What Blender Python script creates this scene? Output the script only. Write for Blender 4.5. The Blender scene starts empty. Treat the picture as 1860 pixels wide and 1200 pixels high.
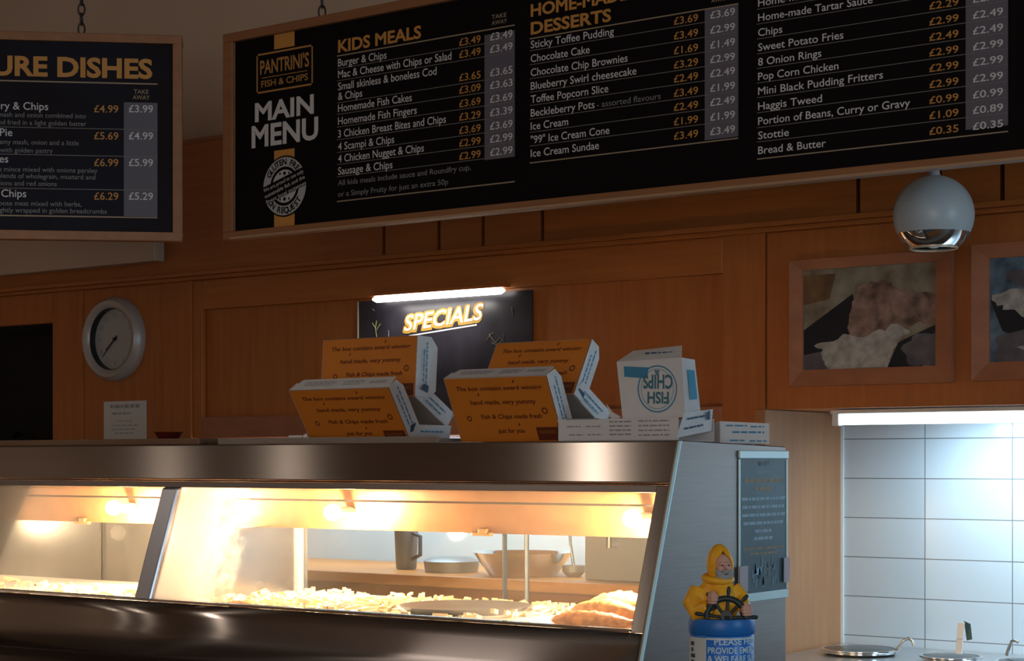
import bpy, bmesh, math, random
from mathutils import Vector, Matrix
random.seed(4)
sc = bpy.context.scene
COL = sc.collection
# ------------------------------------------------------------------ camera
TH = math.radians(36.07); F = 3300.0; EYE = 1.30
cam = bpy.data.cameras.new('camera'); cam.sensor_width = 36.0
cam.lens = 36.0 * F / 1860.0; cam.shift_y = 240.0 / 1860.0
cam.clip_start = 0.05; cam.clip_end = 60
camo = bpy.data.objects.new('camera', cam); COL.objects.link(camo)
camo.location = (0, 0, EYE); camo.rotation_euler = (math.pi / 2, 0, TH)
sc.camera = camo
LIGHTS_LATER = []
# ------------------------------------------------------------------ colour management, world, big lights
vs = sc.view_settings
sc.display_settings.display_device = 'sRGB'
vs.view_transform = 'Standard'; vs.look = 'None'; vs.gamma = 1.0; vs.use_curve_mapping = False
vs.exposure = 0.0
w = bpy.data.worlds.new('world'); sc.world = w; w.use_nodes = True
w.node_tree.nodes['Background'].inputs[0].default_value = (1.0, 0.86, 0.76, 1)
w.node_tree.nodes['Background'].inputs[1].default_value = 0.15

def area(name, loc, target, sx, sy, power, col):
    l = bpy.data.lights.new(name, 'AREA'); l.shape = 'RECTANGLE'; l.size = sx; l.size_y = sy
    l.energy = power; l.color = col
    o = bpy.data.objects.new(name, l); COL.objects.link(o); o.location = loc
    o.rotation_euler = (Vector(target) - Vector(loc)).to_track_quat('-Z', 'Y').to_euler()
    return o
def point(name, loc, power, col, r=0.02):
    l = bpy.data.lights.new(name, 'POINT'); l.energy = power; l.color = col; l.shadow_soft_size = r
    o = bpy.data.objects.new(name, l); COL.objects.link(o); o.location = loc
    return o
# daylight through the shop front behind the customers
area('shopfront_daylight', (1.2, -3.4, 1.5), (-2.6, 4.4, 1.35), 2.6, 1.8, 72, (1.0, 0.92, 0.84))
# added cool fill from the right, an unseen source for the cyan tint
area('cool_side_fill', (3.1, 2.7, 1.75), (-1.8, 3.4, 1.35), 1.2, 1.0, 40, (0.50, 0.80, 1.0))
# small ceiling downlights over the customers
for _x, _y, _p in ((-4.0, 0.96, 36), (-5.65, 0.96, 16), (-6.43, 0.96, 20)):
    LIGHTS_LATER.append((_x, _y, _p))
for _x, _y, _p in LIGHTS_LATER:
    _l = bpy.data.lights.new('downlight', 'SPOT'); _l.energy = _p; _l.color = (1.0, 0.9, 0.76); _l.shadow_soft_size = 0.05
    _l.spot_size = math.radians(140); _l.spot_blend = 0.5
    _o = bpy.data.objects.new('downlight', _l); COL.objects.link(_o); _o.location = (_x, _y, 3.1)
# cool fluorescent batten under the right cupboard, dimmer one over the back counter
area('batten_light', (-1.32, 4.76, 1.40), (-1.32, 4.90, 0.9), 1.36, 0.04, 15, (0.62, 0.86, 1.0))
area('back_counter_light', (-3.6, 4.62, 1.375), (-3.6, 4.86, 0.95), 1.9, 0.06, 15, (0.66, 0.86, 1.0))
# picture light over the specials board
area('specials_light', (-3.58, 4.42, 1.80), (-3.58, 4.49, 1.50), 0.36, 0.03, 0.9, (1.0, 0.95, 0.88))

# ------------------------------------------------------------------ photograph geometry helpers
S, CO = math.sin(TH), math.cos(TH)
def ray(px, py):
    a = (px - 930.0) / F
    return Vector((-S + a * CO, CO + a * S, (840.0 - py) / F))
def PY(px, py, Y):                       # point on the plane y = Y
    r = ray(px, py); t = Y / r.y
    return Vector((r.x * t, Y, EYE + r.z * t))
def PX(px, py, X):                       # point on the plane x = X
    r = ray(px, py); t = X / r.x
    return Vector((X, r.y * t, EYE + r.z * t))
SL = (3.20 - 3.05) / (1.345 - 0.909)
def YF(z): return 3.05 + SL * (z - 0.909)            # sloping front of the range
def PF(px, py):
    r = ray(px, py); t = (3.05 + SL * (EYE - 0.909)) / (r.y - SL * r.z)
    return Vector((r.x * t, r.y * t, EYE + r.z * t))

# ------------------------------------------------------------------ mesh builder
ORI = {}
class MB:
    def __init__(s): s.v = []; s.f = []; s.m = []
    def add(s, vs_, fs, mi=0):
        n = len(s.v); s.v += [Vector(p) for p in vs_]
        for f in fs: s.f.append([n + i for i in f]); s.m.append(mi)
        return s
    def box(s, x0, x1, y0, y1, z0, z1, mi=0):
        x0, x1 = min(x0, x1), max(x0, x1); y0, y1 = min(y0, y1), max(y0, y1); z0, z1 = min(z0, z1), max(z0, z1)
        return s.add([(x0,y0,z0),(x1,y0,z0),(x1,y1,z0),(x0,y1,z0),(x0,y0,z1),(x1,y0,z1),(x1,y1,z1),(x0,y1,z1)],
              [(0,3,2,1),(4,5,6,7),(0,1,5,4),(1,2,6,5),(2,3,7,6),(3,0,4,7)], mi)
    def prism(s, poly, off, mi=0, mi_front=None):
        p = [Vector(q) for q in poly]; o = Vector(off); n = len(p)
        s.add(p + [q + o for q in p], [], mi)
        b = len(s.v) - 2 * n
        nrm = Vector((0, 0, 0))
        for i in range(n):
            nrm += (p[i] - p[0]).cross(p[(i + 1) % n] - p[0])
        flip = nrm.dot(o) > 0
        fs = [list(range(n)), list(range(2 * n - 1, n - 1, -1))] + [[i, i + n, (i + 1) % n + n, (i + 1) % n] for i in range(n)]
        for k, f in enumerate(fs):
            if flip: f = f[::-1]
            s.f.append([b + i for i in f]); s.m.append(mi_front if (k == 0 and mi_front is not None) else mi)
        return s
    def tube(s, path, r, n=8, cap=True, mi=0):
        path = [Vector(p) for p in path]; rs = r if isinstance(r, (list, tuple)) else [r] * len(path)
        vs_, fs = [], []; prev = None
        for i, p in enumerate(path):
            d = (path[min(i + 1, len(path) - 1)] - path[max(i - 1, 0)]).normalized()
            if prev is None:
                a = Vector((0, 0, 1)) if abs(d.z) < 0.9 else Vector((1, 0, 0)); u = d.cross(a).normalized()
            else: u = (prev - d * prev.dot(d)).normalized()
            prev = u; v = d.cross(u)
            for k in range(n):
                t = 2 * math.pi * k / n; vs_.append(p + (u * math.cos(t) + v * math.sin(t)) * rs[i])
        for i in range(len(path) - 1):
            for k in range(n):
                fs.append((i*n+k, i*n+(k+1)%n, (i+1)*n+(k+1)%n, (i+1)*n+k))
        if cap: fs.append(tuple(range(n - 1, -1, -1))); fs.append(tuple(range((len(path)-1)*n, len(path)*n)))
        return s.add(vs_, fs, mi)
    def lathe(s, prof, c=(0,0,0), n=32, M=None, mi=0, cap=True):
        c = Vector(c); vs_, fs = [], []
        for r, z in prof:
            for k in range(n):
                t = 2 * math.pi * k / n; p = Vector((r * math.cos(t), r * math.sin(t), z))
                vs_.append(c + (M @ p if M else p))
        m = len(prof)
        for i in range(m - 1):
            for k in range(n): fs.append((i*n+k, i*n+(k+1)%n, (i+1)*n+(k+1)%n, (i+1)*n+k))
        if cap: fs.append(tuple(range(n - 1, -1, -1))); fs.append(tuple(range((m-1)*n, m*n)))
        return s.add(vs_, fs, mi)
    def ball(s, c, r, n=20, m=12, M=None, mi=0):
        r = Vector(r) if not isinstance(r, (int, float)) else Vector((r, r, r)); c = Vector(c)
        vs_, fs = [], []
        for i in range(m + 1):
            ph = math.pi * i / m
            for k in range(n):
                t = 2 * math.pi * k / n
                p = Vector((r.x*math.sin(ph)*math.cos(t), r.y*math.sin(ph)*math.sin(t), -r.z*math.cos(ph)))
                vs_.append(c + (M @ p if M else p))
        for i in range(m):
            for k in range(n): fs.append((i*n+k, i*n+(k+1)%n, (i+1)*n+(k+1)%n, (i+1)*n+k))
        return s.add(vs_, fs, mi)
    def text(s, string, o, ax, ay, cap, width=None, align='L', bold=0.0, shear=0.0, mi=0, flip=False):
        """flat lettering: o = baseline point, ax / ay unit axes, cap = height of a capital"""
        V, Fc, x0, x1 = glyphs(string, bold, shear)
        if not V: return s
        k = cap / CAPH; kx = k if width is None else width / max(1e-6, x1 - x0)
        W = (x1 - x0) * kx
        sh = 0 if align == 'L' else (-W if align == 'R' else -W / 2)
        o, ax, ay = Vector(o), Vector(ax), Vector(ay)
        return s.add([o + ax * ((x - x0) * kx + sh) + ay * (y * k) for x, y in V], Fc, mi)

_tc = {}
def glyphs(string, bold=0.0, shear=0.0):
    key = (string, bold, shear)
    if key in _tc: return _tc[key]
    cu = bpy.data.curves.new('lettering', 'FONT'); cu.body = string; cu.offset = bold; cu.shear = shear
    cu.resolution_u = 3; cu.fill_mode = 'FRONT'
    ob = bpy.data.objects.new('lettering', cu)
    me = bpy.data.meshes.new_from_object(ob)
    V = [(v.co.x, v.co.y) for v in me.vertices]; Fc = [tuple(p.vertices) for p in me.polygons]
    bpy.data.objects.remove(ob); bpy.data.curves.remove(cu); bpy.data.meshes.remove(me)
    xs = [p[0] for p in V] or [0, 1]
    _tc[key] = (V, Fc, min(xs), max(xs))
    return _tc[key]
CAPH = max(p[1] for p in glyphs('H')[0])

def obj(name, mb, mats, parent=None, bevel=0, smooth=None, recalc=False, local=False):
    o0 = ORI.get(parent.name, Vector()) if (parent and not local) else Vector()
    me = bpy.data.meshes.new(name)
    me.from_pydata([v - o0 for v in mb.v], [], mb.f)
    mats = mats if isinstance(mats, (list, tuple)) else [mats]
    for m in mats: me.materials.append(m)
    for p, mi in zip(me.polygons, mb.m): p.material_index = mi
    if recalc:
        bm = bmesh.new(); bm.from_mesh(me); bmesh.ops.remove_doubles(bm, verts=bm.verts, dist=1e-6)
        bmesh.ops.recalc_face_normals(bm, faces=bm.faces); bm.to_mesh(me); bm.free()
    if smooth:
        for p in me.polygons: p.use_smooth = True
        me.set_sharp_from_angle(angle=math.radians(smooth))
    me.update()
    o = bpy.data.objects.new(name, me); COL.objects.link(o)
    if parent: o.parent = parent
    ORI[o.name] = o0
    if bevel:
        md = o.modifiers.new('bevel', 'BEVEL'); md.width = bevel; md.segments = 2; md.limit_method = 'ANGLE'; md.angle_limit = math.radians(40)
    return o
def thing(name, loc, label, cat, group=None):
    o = bpy.data.objects.new(name, None); COL.objects.link(o); o.location = loc; o.empty_display_size = 0.05
    ORI[o.name] = Vector(loc)
    o['label'] = label; o['category'] = cat
    if group: o['group'] = group
    return o
def tag(o, label, cat, group=None, kind=None):
    o['label'] = label; o['category'] = cat
    if group: o['group'] = group
    if kind: o['kind'] = kind
    return o
def struct(name, mb, mats, label=None, **k):
    o = obj(name, mb, mats, **k); o['kind'] = 'structure'
    if label: o['label'] = label
    return o

# ------------------------------------------------------------------ materials
def mat(name, col, rough=0.6, metal=0.0, emit=None, estr=0, spec=0.5):
    m = bpy.data.materials.new(name); m.use_nodes = True
    b = m.node_tree.nodes['Principled BSDF']
    b.inputs['Base Color'].default_value = (*col, 1); b.inputs['Roughness'].default_value = rough
    b.inputs['Metallic'].default_value = metal; b.inputs['Specular IOR Level'].default_value = spec
    if emit: b.inputs['Emission Color'].default_value = (*emit, 1); b.inputs['Emission Strength'].default_value = estr
    return m
def noise_mat(name, c0, c1, scale=(1,1,1), nscale=8, rough=0.6, metal=0.0, detail=4, bump=0.0, r2=None, spec=0.5, aniso=0.0, rot=0.0, lo=0.3, hi=0.7):
    m = mat(name, c0, rough, metal, spec=spec); nt = m.node_tree; b = nt.nodes['Principled BSDF']
    tc = nt.nodes.new('ShaderNodeTexCoord'); mp = nt.nodes.new('ShaderNodeMapping'); mp.inputs['Scale'].default_value = scale
    nz = nt.nodes.new('ShaderNodeTexNoise'); nz.inputs['Scale'].default_value = nscale; nz.inputs['Detail'].default_value = detail
    cr = nt.nodes.new('ShaderNodeValToRGB'); cr.color_ramp.elements[0].color = (*c0, 1); cr.color_ramp.elements[1].color = (*c1, 1)
    cr.color_ramp.elements[0].position = lo; cr.color_ramp.elements[1].position = hi
    L = nt.links.new
    L(tc.outputs['Object'], mp.inputs['Vector']); L(mp.outputs[0], nz.inputs['Vector']); L(nz.outputs['Fac'], cr.inputs[0]); L(cr.outputs[0], b.inputs['Base Color'])
    if r2 is not None:
        mr = nt.nodes.new('ShaderNodeMapRange'); mr.inputs['To Min'].default_value = rough; mr.inputs['To Max'].default_value = r2
        L(nz.outputs['Fac'], mr.inputs['Value']); L(mr.outputs[0], b.inputs['Roughness'])
    if bump:
        bp = nt.nodes.new('ShaderNodeBump'); bp.inputs['Strength'].default_value = bump; bp.inputs['Distance'].default_value = 0.004
        L(nz.outputs['Fac'], bp.inputs['Height']); L(bp.outputs[0], b.inputs['Normal'])
    if aniso:
        b.inputs['Anisotropic'].default_value = aniso; b.inputs['Anisotropic Rotation'].default_value = rot
        tg = nt.nodes.new('ShaderNodeTangent'); tg.direction_type = 'RADIAL'; tg.axis = 'X'; L(tg.outputs[0], b.inputs['Tangent'])
    return m
OAK_V = noise_mat('oak_upright_grain', (0.32, 0.094, 0.016), (0.39, 0.122, 0.023), (9, 9, 0.7), 5, 0.48, detail=6, bump=0.05)
OAK_H = noise_mat('oak_level_grain', (0.33, 0.100, 0.017), (0.41, 0.130, 0.025), (0.7, 9, 9), 5, 0.45, detail=6, bump=0.05)
FRAME = noise_mat('oak_frame', (0.26, 0.108, 0.042), (0.32, 0.138, 0.056), (1.0, 9, 9), 5, 0.5, detail=5)
PALE = noise_mat('pale_oak_frame', (0.29, 0.105, 0.05), (0.35, 0.135, 0.065), (2, 9, 5), 5, 0.45, detail=5)
JAMB = noise_mat('jamb_oak', (0.31, 0.140, 0.062), (0.37, 0.172, 0.078), (9, 9, 0.7), 4, 0.5, detail=5)
CREAM = noise_mat('cream_paint', (0.52, 0.40, 0.31), (0.56, 0.43, 0.34), (1, 1, 1), 3, 0.85)
DARK = mat('dark_void', (0.008, 0.006, 0.005), 0.9)
GROOVE = mat('groove_dark', (0.05, 0.01, 0.004), 0.9)
STEEL = noise_mat('brushed_steel', (0.265, 0.225, 0.205), (0.285, 0.24, 0.22), (1.0, 60, 60), 6, 0.225, 1.0, r2=0.235, aniso=0.98)
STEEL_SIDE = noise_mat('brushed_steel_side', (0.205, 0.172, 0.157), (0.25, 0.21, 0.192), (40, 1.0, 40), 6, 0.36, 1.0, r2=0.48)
STEEL_IN = noise_mat('cabinet_steel', (0.72, 0.70, 0.68), (0.80, 0.78, 0.76), (3, 3, 3), 6, 0.42, 0.2, r2=0.55)
GLOW_STEEL = noise_mat('glow_tinted_steel', (0.27, 0.115, 0.040), (0.36, 0.165, 0.06), (3, 3, 3), 5, 0.38, 0.2, r2=0.5)  # orange glow of the heat lamps put into the steel's colour
POLISH = noise_mat('polished_steel', (0.50, 0.50, 0.51), (0.58, 0.58, 0.59), (1, 1, 1), 5, 0.2, 1.0, r2=0.32)
CHROME = mat('chrome', (0.8, 0.8, 0.8), 0.08, 1.0)
DSTEEL = mat('dark_steel', (0.16, 0.13, 0.12), 0.4, 0.9)
GREYST = mat('grey_steel', (0.30, 0.31, 0.32), 0.45, 0.6)
TRAYST = noise_mat('tray_steel', (0.25, 0.205, 0.18), (0.30, 0.25, 0.22), (2, 40, 40), 5, 0.5, 0.3)
BOARD = mat('menu_black', (0.004, 0.0025, 0.003), 0.6, spec=0.12)
BOARDB = noise_mat('menu_black_blue', (0.008, 0.005, 0.006), (0.010, 0.013, 0.030), (1, 1, 1), 3, 0.6, spec=0.15)
T_WHITE = mat('print_white', (0.66, 0.66, 0.70), 0.6)
T_GREY = mat('print_grey', (0.24, 0.24, 0.26), 0.6)
T_STRIP = mat('print_strip_grey', (0.115, 0.11, 0.145), 0.6)
T_GOLD = mat('print_gold', (0.56, 0.26, 0.055), 0.6)
T_RULE = mat('print_rule', (0.17, 0.155, 0.145), 0.6)
T_GRULE = mat('print_gold_rule', (0.34, 0.26, 0.18), 0.6)
ORANGE = noise_mat('orange_card', (0.58, 0.178, 0.012), (0.64, 0.200, 0.016), (1, 1, 1), 9, 0.6)
CARD = noise_mat('white_card', (0.62, 0.62, 0.64), (0.68, 0.68, 0.70), (1, 1, 1), 9, 0.65)
CARDIN = mat('card_inside', (0.50, 0.47, 0.44), 0.75)
P_BROWN = mat('brown_print', (0.13, 0.022, 0.006), 0.6)
P_BLUE = mat('blue_print', (0.04, 0.23, 0.42), 0.6)
P_NAVY = mat('navy_print', (0.015, 0.06, 0.13), 0.6)
P_PALE = mat('pale_blue_print', (0.25, 0.42, 0.52), 0.6)
P_GREY = mat('grey_print', (0.28, 0.27, 0.29), 0.6)
PAPER = mat('paper', (0.55, 0.53, 0.52), 0.8)
INK = mat('ink', (0.12, 0.12, 0.13), 0.8)
BLACKP = mat('black_plastic', (0.012, 0.012, 0.013), 0.4)
WPLAS = mat('white_gloss', (0.66, 0.68, 0.68), 0.32)
GLOBE = mat('globe_enamel', (0.46, 0.53, 0.58), 0.38)

def tile_mat():
    m = mat('wall_tiles', (0.5, 0.6, 0.66), 0.22, spec=0.5); nt = m.node_tree; b = nt.nodes['Principled BSDF']; L = nt.links.new
    tc = nt.nodes.new('ShaderNodeTexCoord'); sx = nt.nodes.new('ShaderNodeSeparateXYZ'); cb = nt.nodes.new('ShaderNodeCombineXYZ')
    L(tc.outputs['Object'], sx.inputs[0])
    ax = nt.nodes.new('ShaderNodeMath'); ax.operation = 'ADD'; ax.inputs[1].default_value = 10.0 * TW - TX
    az = nt.nodes.new('ShaderNodeMath'); az.operation = 'ADD'; az.inputs[1].default_value = 10.0 * THT - TZ
    L(sx.outputs[0], ax.inputs[0]); L(sx.outputs[2], az.inputs[0]); L(ax.outputs[0], cb.inputs[0]); L(az.outputs[0], cb.inputs[1])
    br = nt.nodes.new('ShaderNodeTexBrick'); br.offset = 0.0; br.squash = 1.0
    br.inputs['Scale'].default_value = 1.0; br.inputs['Brick Width'].default_value = TW; br.inputs['Row Height'].default_value = THT
    br.inputs['Mortar Size'].default_value = 0.0016; br.inputs['Mortar Smooth'].default_value = 0.3
    br.inputs['Color1'].default_value = (0.44, 0.53, 0.61, 1); br.inputs['Color2'].default_value = (0.47, 0.56, 0.64, 1); br.inputs['Mortar'].default_value = (0.16, 0.17, 0.18, 1)
    L(cb.outputs[0], br.inputs['Vector']); L(br.outputs['Color'], b.inputs['Base Color'])
    bp = nt.nodes.new('ShaderNodeBump'); bp.inputs['Strength'].default_value = 0.6; bp.inputs['Distance'].default_value = 0.002; bp.invert = True
    L(br.outputs['Fac'], bp.inputs['Height']); L(bp.outputs[0], b.inputs['Normal'])
    return m
def glass_mat(name, fog=None):
    m = bpy.data.materials.new(name); m.use_nodes = True; nt = m.node_tree; L = nt.links.new
    for n in list(nt.nodes): nt.nodes.remove(n)
    out = nt.nodes.new('ShaderNodeOutputMaterial'); tr = nt.nodes.new('ShaderNodeBsdfTransparent'); gl = nt.nodes.new('ShaderNodeBsdfGlossy')
    gl.inputs['Roughness'].default_value = 0.04; tr.inputs[0].default_value = (0.96, 0.98, 0.97, 1)
    fr = nt.nodes.new('ShaderNodeFresnel'); fr.inputs[0].default_value = 1.25
    mx = nt.nodes.new('ShaderNodeMixShader'); L(fr.outputs[0], mx.inputs[0]); L(tr.outputs[0], mx.inputs[1]); L(gl.outputs[0], mx.inputs[2])
    last = mx
    if fog:
        # greasy condensation: thick and ragged in the left corner (x = fog[0]), a thin film further right
        tc = nt.nodes.new('ShaderNodeTexCoord'); sx = nt.nodes.new('ShaderNodeSeparateXYZ'); L(tc.outputs['Object'], sx.inputs[0])
        nz = nt.nodes.new('ShaderNodeTexNoise'); nz.inputs['Scale'].default_value = 20; nz.inputs['Detail'].default_value = 7; nz.inputs['Roughness'].default_value = 0.7
        L(tc.outputs['Object'], nz.inputs['Vector'])
        mr = nt.nodes.new('ShaderNodeMapRange'); mr.inputs['From Min'].default_value = fog[0]; mr.inputs['From Max'].default_value = fog[1]
        mr.inputs['To Min'].default_value = 1.1; mr.inputs['To Max'].default_value = 0.0
        L(sx.outputs[0], mr.inputs['Value'])
        ad = nt.nodes.new('ShaderNodeMath'); ad.operation = 'ADD'; L(mr.outputs[0], ad.inputs[0]); L(nz.outputs['Fac'], ad.inputs[1])
        m2 = nt.nodes.new('ShaderNodeMapRange'); m2.interpolation_type = 'SMOOTHSTEP'
        m2.inputs['From Min'].default_value = 0.85; m2.inputs['From Max'].default_value = 1.35; m2.inputs['To Min'].default_value = fog[2]; m2.inputs['To Max'].default_value = 0.75
        L(ad.outputs[0], m2.inputs['Value'])
        df = nt.nodes.new('ShaderNodeBsdfDiffuse'); df.inputs[0].default_value = (0.85, 0.85, 0.83, 1)
        tl = nt.nodes.new('ShaderNodeBsdfTranslucent'); tl.inputs[0].default_value = (0.85, 0.85, 0.83, 1)
        m3 = nt.nodes.new('ShaderNodeMixShader'); m3.inputs[0].default_value = 0.6; L(df.outputs[0], m3.inputs[1]); L(tl.outputs[0], m3.inputs[2])
        m4 = nt.nodes.new('ShaderNodeMixShader'); L(m2.outputs[0], m4.inputs[0]); L(mx.outputs[0], m4.inputs[1]); L(m3.outputs[0], m4.inputs[2])
        last = m4
    L(last.outputs[0], out.inputs[0])
    return m

# ------------------------------------------------------------------ setting
YW = 4.49; YT = 4.97
XJ = PY(1390, 600, YW).x                 # right end of the hatch panelling / left jamb of the servery alcove
XP = PY(350, 600, YW).x                  # left end of the hatch
ZB = 1.447                               # underside of the cupboards
ZC = PY(335, 262, YW).z                  # top of the oak panelling
ZL0, ZL1 = 1.937, 1.966                  # ledge moulding
TX = PY(1680, 900, YT).x; TW = TX - PY(1530, 900, YT).x; TZ = PY(1680, 942, YT).z; THT = PY(1680, 869, YT).z - TZ
TILE = tile_mat()
FLOOR = noise_mat('floor_vinyl', (0.10, 0.075, 0.06), (0.13, 0.10, 0.08), (1, 1, 1), 6, 0.5)
struct('floor', MB().box(-7.2, 3.5, -4.5, 5.3, -0.05, 0), FLOOR)
struct('ceiling', MB().box(-7.2, 3.5, -4.5, 5.3, 3.15, 3.2), CREAM)
struct('wall_left', MB().box(-7.2, -7.0, -4.5, 5.3, 0, 3.15), CREAM)
struct('wall_right', MB().box(3.3, 3.5, -4.5, 5.3, 0, 3.15), CREAM)
struct('wall_back', MB().box(-7.0, 3.3, YT + 0.06, YT + 0.2, 0, 3.15).box(-7.0, 3.3, YW + 0.03, YT + 0.06, ZC - 0.1, 3.15), CREAM)
# oak frieze boards between the ledge and the cream wall: narrow open gaps between the boards
slots = [PY(x, 440, YW).x for x in (697, 797, 877, 985)] + [PY(x, 350, YW).x for x in (1558, 1706, 1820)] + [-1.2, -0.75, -0.3]
fr = MB(); xs = -7.0
for x in slots:
    fr.box(xs, x - 0.007, YW, YW + 0.02, ZL1 - 0.01, ZC); xs = x + 0.007
fr.box(xs, 0.6, YW, YW + 0.02, ZL1 - 0.01, ZC)
struct('trim_1', fr, OAK_H)
struct('trim_2', MB().box(-7.0, 0.6, YW + 0.021, YW + 0.029, ZL1 - 0.01, ZC - 0.02), GROOVE)
lg = MB()
for (y0, z0, z1) in ((YW - 0.020, ZL0, ZL0 + 0.014), (YW - 0.030, ZL0 + 0.014, ZL1)):
    lg.box(-7.0, 0.6, y0, YW + 0.02, z0, z1)
struct('trim_3', lg, OAK_H, bevel=0.003)
struct('trim_4', MB().box(-7.0, -3.0, YW - 0.004, YW + 0.03, ZC, ZC + 0.014), PALE, bevel=0.003)
# left part of the panelled wall: clock panel, pilaster, dark opening
xo = PY(97, 700, YW).x; xa = PY(152, 700, YW).x; xb = PY(298, 700, YW).x; zo = PY(97, 586, YW).z
wl = MB()
wl.box(xo, xa, YW - 0.004, YW + 0.03, 0, ZL0)                       # post beside the opening
wl.box(xa, xb, YW, YW + 0.03, 0, ZL0)                               # clock panel
wl.box(xb, XP, YW - 0.008, YW + 0.03, 0, ZL0)                       # pilaster
wl.box(-7.0, xo, YW - 0.004, YW + 0.03, zo, ZL0)                    # over the opening
struct('wall_panelling_left', wl, OAK_V, bevel=0.002)
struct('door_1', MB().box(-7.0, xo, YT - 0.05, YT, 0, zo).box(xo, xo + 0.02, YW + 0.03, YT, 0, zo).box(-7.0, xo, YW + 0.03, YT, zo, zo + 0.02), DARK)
# alcoves behind: tiled wall, jamb between
struct('wall_alcove', MB().box(XP, XJ - .031, YT, YT + 0.05, 0, ZC - 0.11), noise_mat('alcove_paint', (0.42, 0.48, 0.52), (0.48, 0.54, 0.58), (1, 1, 1), 2, 0.5))
struct('wall_tiled', MB().box(XJ - .03, 0.6, YT, YT + 0.05, 0, ZC - 0.11), TILE)
struct('wall_jamb', MB().box(XJ - 0.03, XJ, YW - 0.002, YT, 0, ZB), JAMB)
struct('trim_5', MB().box(XJ, XJ + 0.008, YT - 0.008, YT, 0, ZB), mat('tile_edge_strip', (0.62, 0.66, 0.68), 0.4))

# ------------------------------------------------------------------ boxed duct on the wall behind the left menu board
zd0 = PY(280, 473, YW - 0.05).z; xd = PY(280, 460, YW - 0.05).x
struct('trim_6', MB().box(-7.0, xd, YW - 0.05, YW, zd0, zd0 + 0.30), CREAM, 'cream boxed duct along the back wall', bevel=0.003)

# ------------------------------------------------------------------ serving hatch with a big sliding panel
hx0, hx1 = PY(367, 650, YW).x, PY(1312, 600, YW).x; hz0, hz1 = 1.459, 1.834
h = thing('wall_cupboard', ((XP + XJ) / 2, YW, ZB - 0.06), 'wide orange oak wall cupboard with long recessed panel behind the stacked boxes', 'cupboard')
fm = MB()
obj('side_stile', MB().box(XP, hx0, YW, YW + 0.02, ZB - 0.06, ZL0), OAK_V, h, bevel=0.003)
obj('side_stile', MB().box(hx1, XJ - .031, YW, YW + 0.02, ZB - 0.06, ZL0).box(XJ - .031, XJ, YW, YW + 0.02, ZB + .001, ZL0), OAK_V, h)
obj('top_rail', MB().box(hx0, hx1, YW, YW + 0.02, hz1, ZL0), OAK_H, h, bevel=0.003)
obj('bottom_rail', MB().box(hx0, hx1, YW, YW + 0.02, ZB - 0.06, hz0), PALE, h, bevel=0.003)
obj('panel', MB().box(hx0 - 0.01, hx1 + 0.01, YW + 0.024, YW + 0.033, hz0 - 0.01, hz1 + 0.01), OAK_V, h)
obj('carcass', MB().box(XP, XJ - 0.035, YW + 0.035, YT - 0.02, ZB - 0.06, ZL0), OAK_H, h)

# ------------------------------------------------------------------ right wall cupboard over the tiles, two framed food photographs
XR2 = 0.2
c = thing('wall_cupboard', ((XJ + XR2) / 2, YW, ZB), 'dark oak wall cupboard above the tiled servery, carrying framed food photos', 'cupboard')
obj('front', MB().box(XJ + 0.004, XR2, YW, YW + 0.02, ZB, ZL0), OAK_V, c, bevel=0.003)
obj('base_board', MB().box(XJ + 0.004, XR2, YW + 0.021, YT - 0.005, ZB + 0.002, ZB + 0.02), OAK_H, c)
obj('carcass', MB().box(XJ + 0.004, XR2, YW + 0.021, YT - 0.005, ZB + 0.021, ZL0), OAK_H, c)

F_BG = noise_mat('photo_cream', (0.12, 0.085, 0.045), (0.30, 0.27, 0.21), (1, 1, 1), 16, 0.35)
F_DK = mat('photo_dark', (0.008, 0.008, 0.014), 0.3)
F_FISH = noise_mat('photo_batter', (0.075, 0.04, 0.03), (0.36, 0.23, 0.18), (1, 1, 1), 28, 0.35, detail=8)
F_WH = noise_mat('photo_white', (0.22, 0.21, 0.19), (0.46, 0.44, 0.41), (1, 1, 1), 40, 0.35, detail=8)
F_GR = noise_mat('photo_grey', (0.06, 0.055, 0.07), (0.14, 0.12, 0.13), (1, 1, 1), 22, 0.35)
F_BL = noise_mat('photo_blue', (0.015, 0.035, 0.06), (0.14, 0.22, 0.30), (1, 1, 1), 22, 0.35, detail=6)
F_BR = noise_mat('photo_brown', (0.10, 0.05, 0.02), (0.2, 0.12, 0.06), (1, 1, 1), 20, 0.35)
def picture(px, zspan, label, shapes, mats_, name='framed_photo'):
    ox0, ox1, ix0, ix1 = [PY(p, 570, YW).x for p in px]; oz0, oz1, iz0, iz1 = zspan
    t = thing(name, ((ox0 + ox1) / 2, YW, oz0), label, 'framed picture', 'framed food photos on the cupboard')
    m = MB(); A = [(ox0, oz0), (ox1, oz0), (ox1, oz1), (ox0, oz1)]; B = [(ix0, iz0), (ix1, iz0), (ix1, iz1), (ix0, iz1)]
    y0, y1, y2 = YW - 0.001, YW - 0.022, YW - 0.014
    n = 4
    V = [(x, y0, z) for x, z in A] + [(x, y1, z) for x, z in A] + [(x, y2, z) for x, z in B] + [(x, y0, z) for x, z in B]
    Fs = []
    for k in range(4):
        for r in range(3): Fs.append((r*4+k, r*4+(k+1)%4, (r+1)*4+(k+1)%4, (r+1)*4+k))
    m.add(V, Fs); obj('frame', m, PALE, t)
    ph = MB().box(ix0, ix1, YW - 0.006, YW - 0.002, iz0, iz1, 0)
    for k, (mi, pts) in enumerate(shapes):
        ph.add([(ix0 + (ix1 - ix0) * u, YW - 0.0062 - 0.0002 * k, iz1 - (iz1 - iz0) * v) for u, v in pts], [tuple(range(len(pts)))[::-1]], mi)
    obj('photo', ph, mats_, t)
    return t
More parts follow.
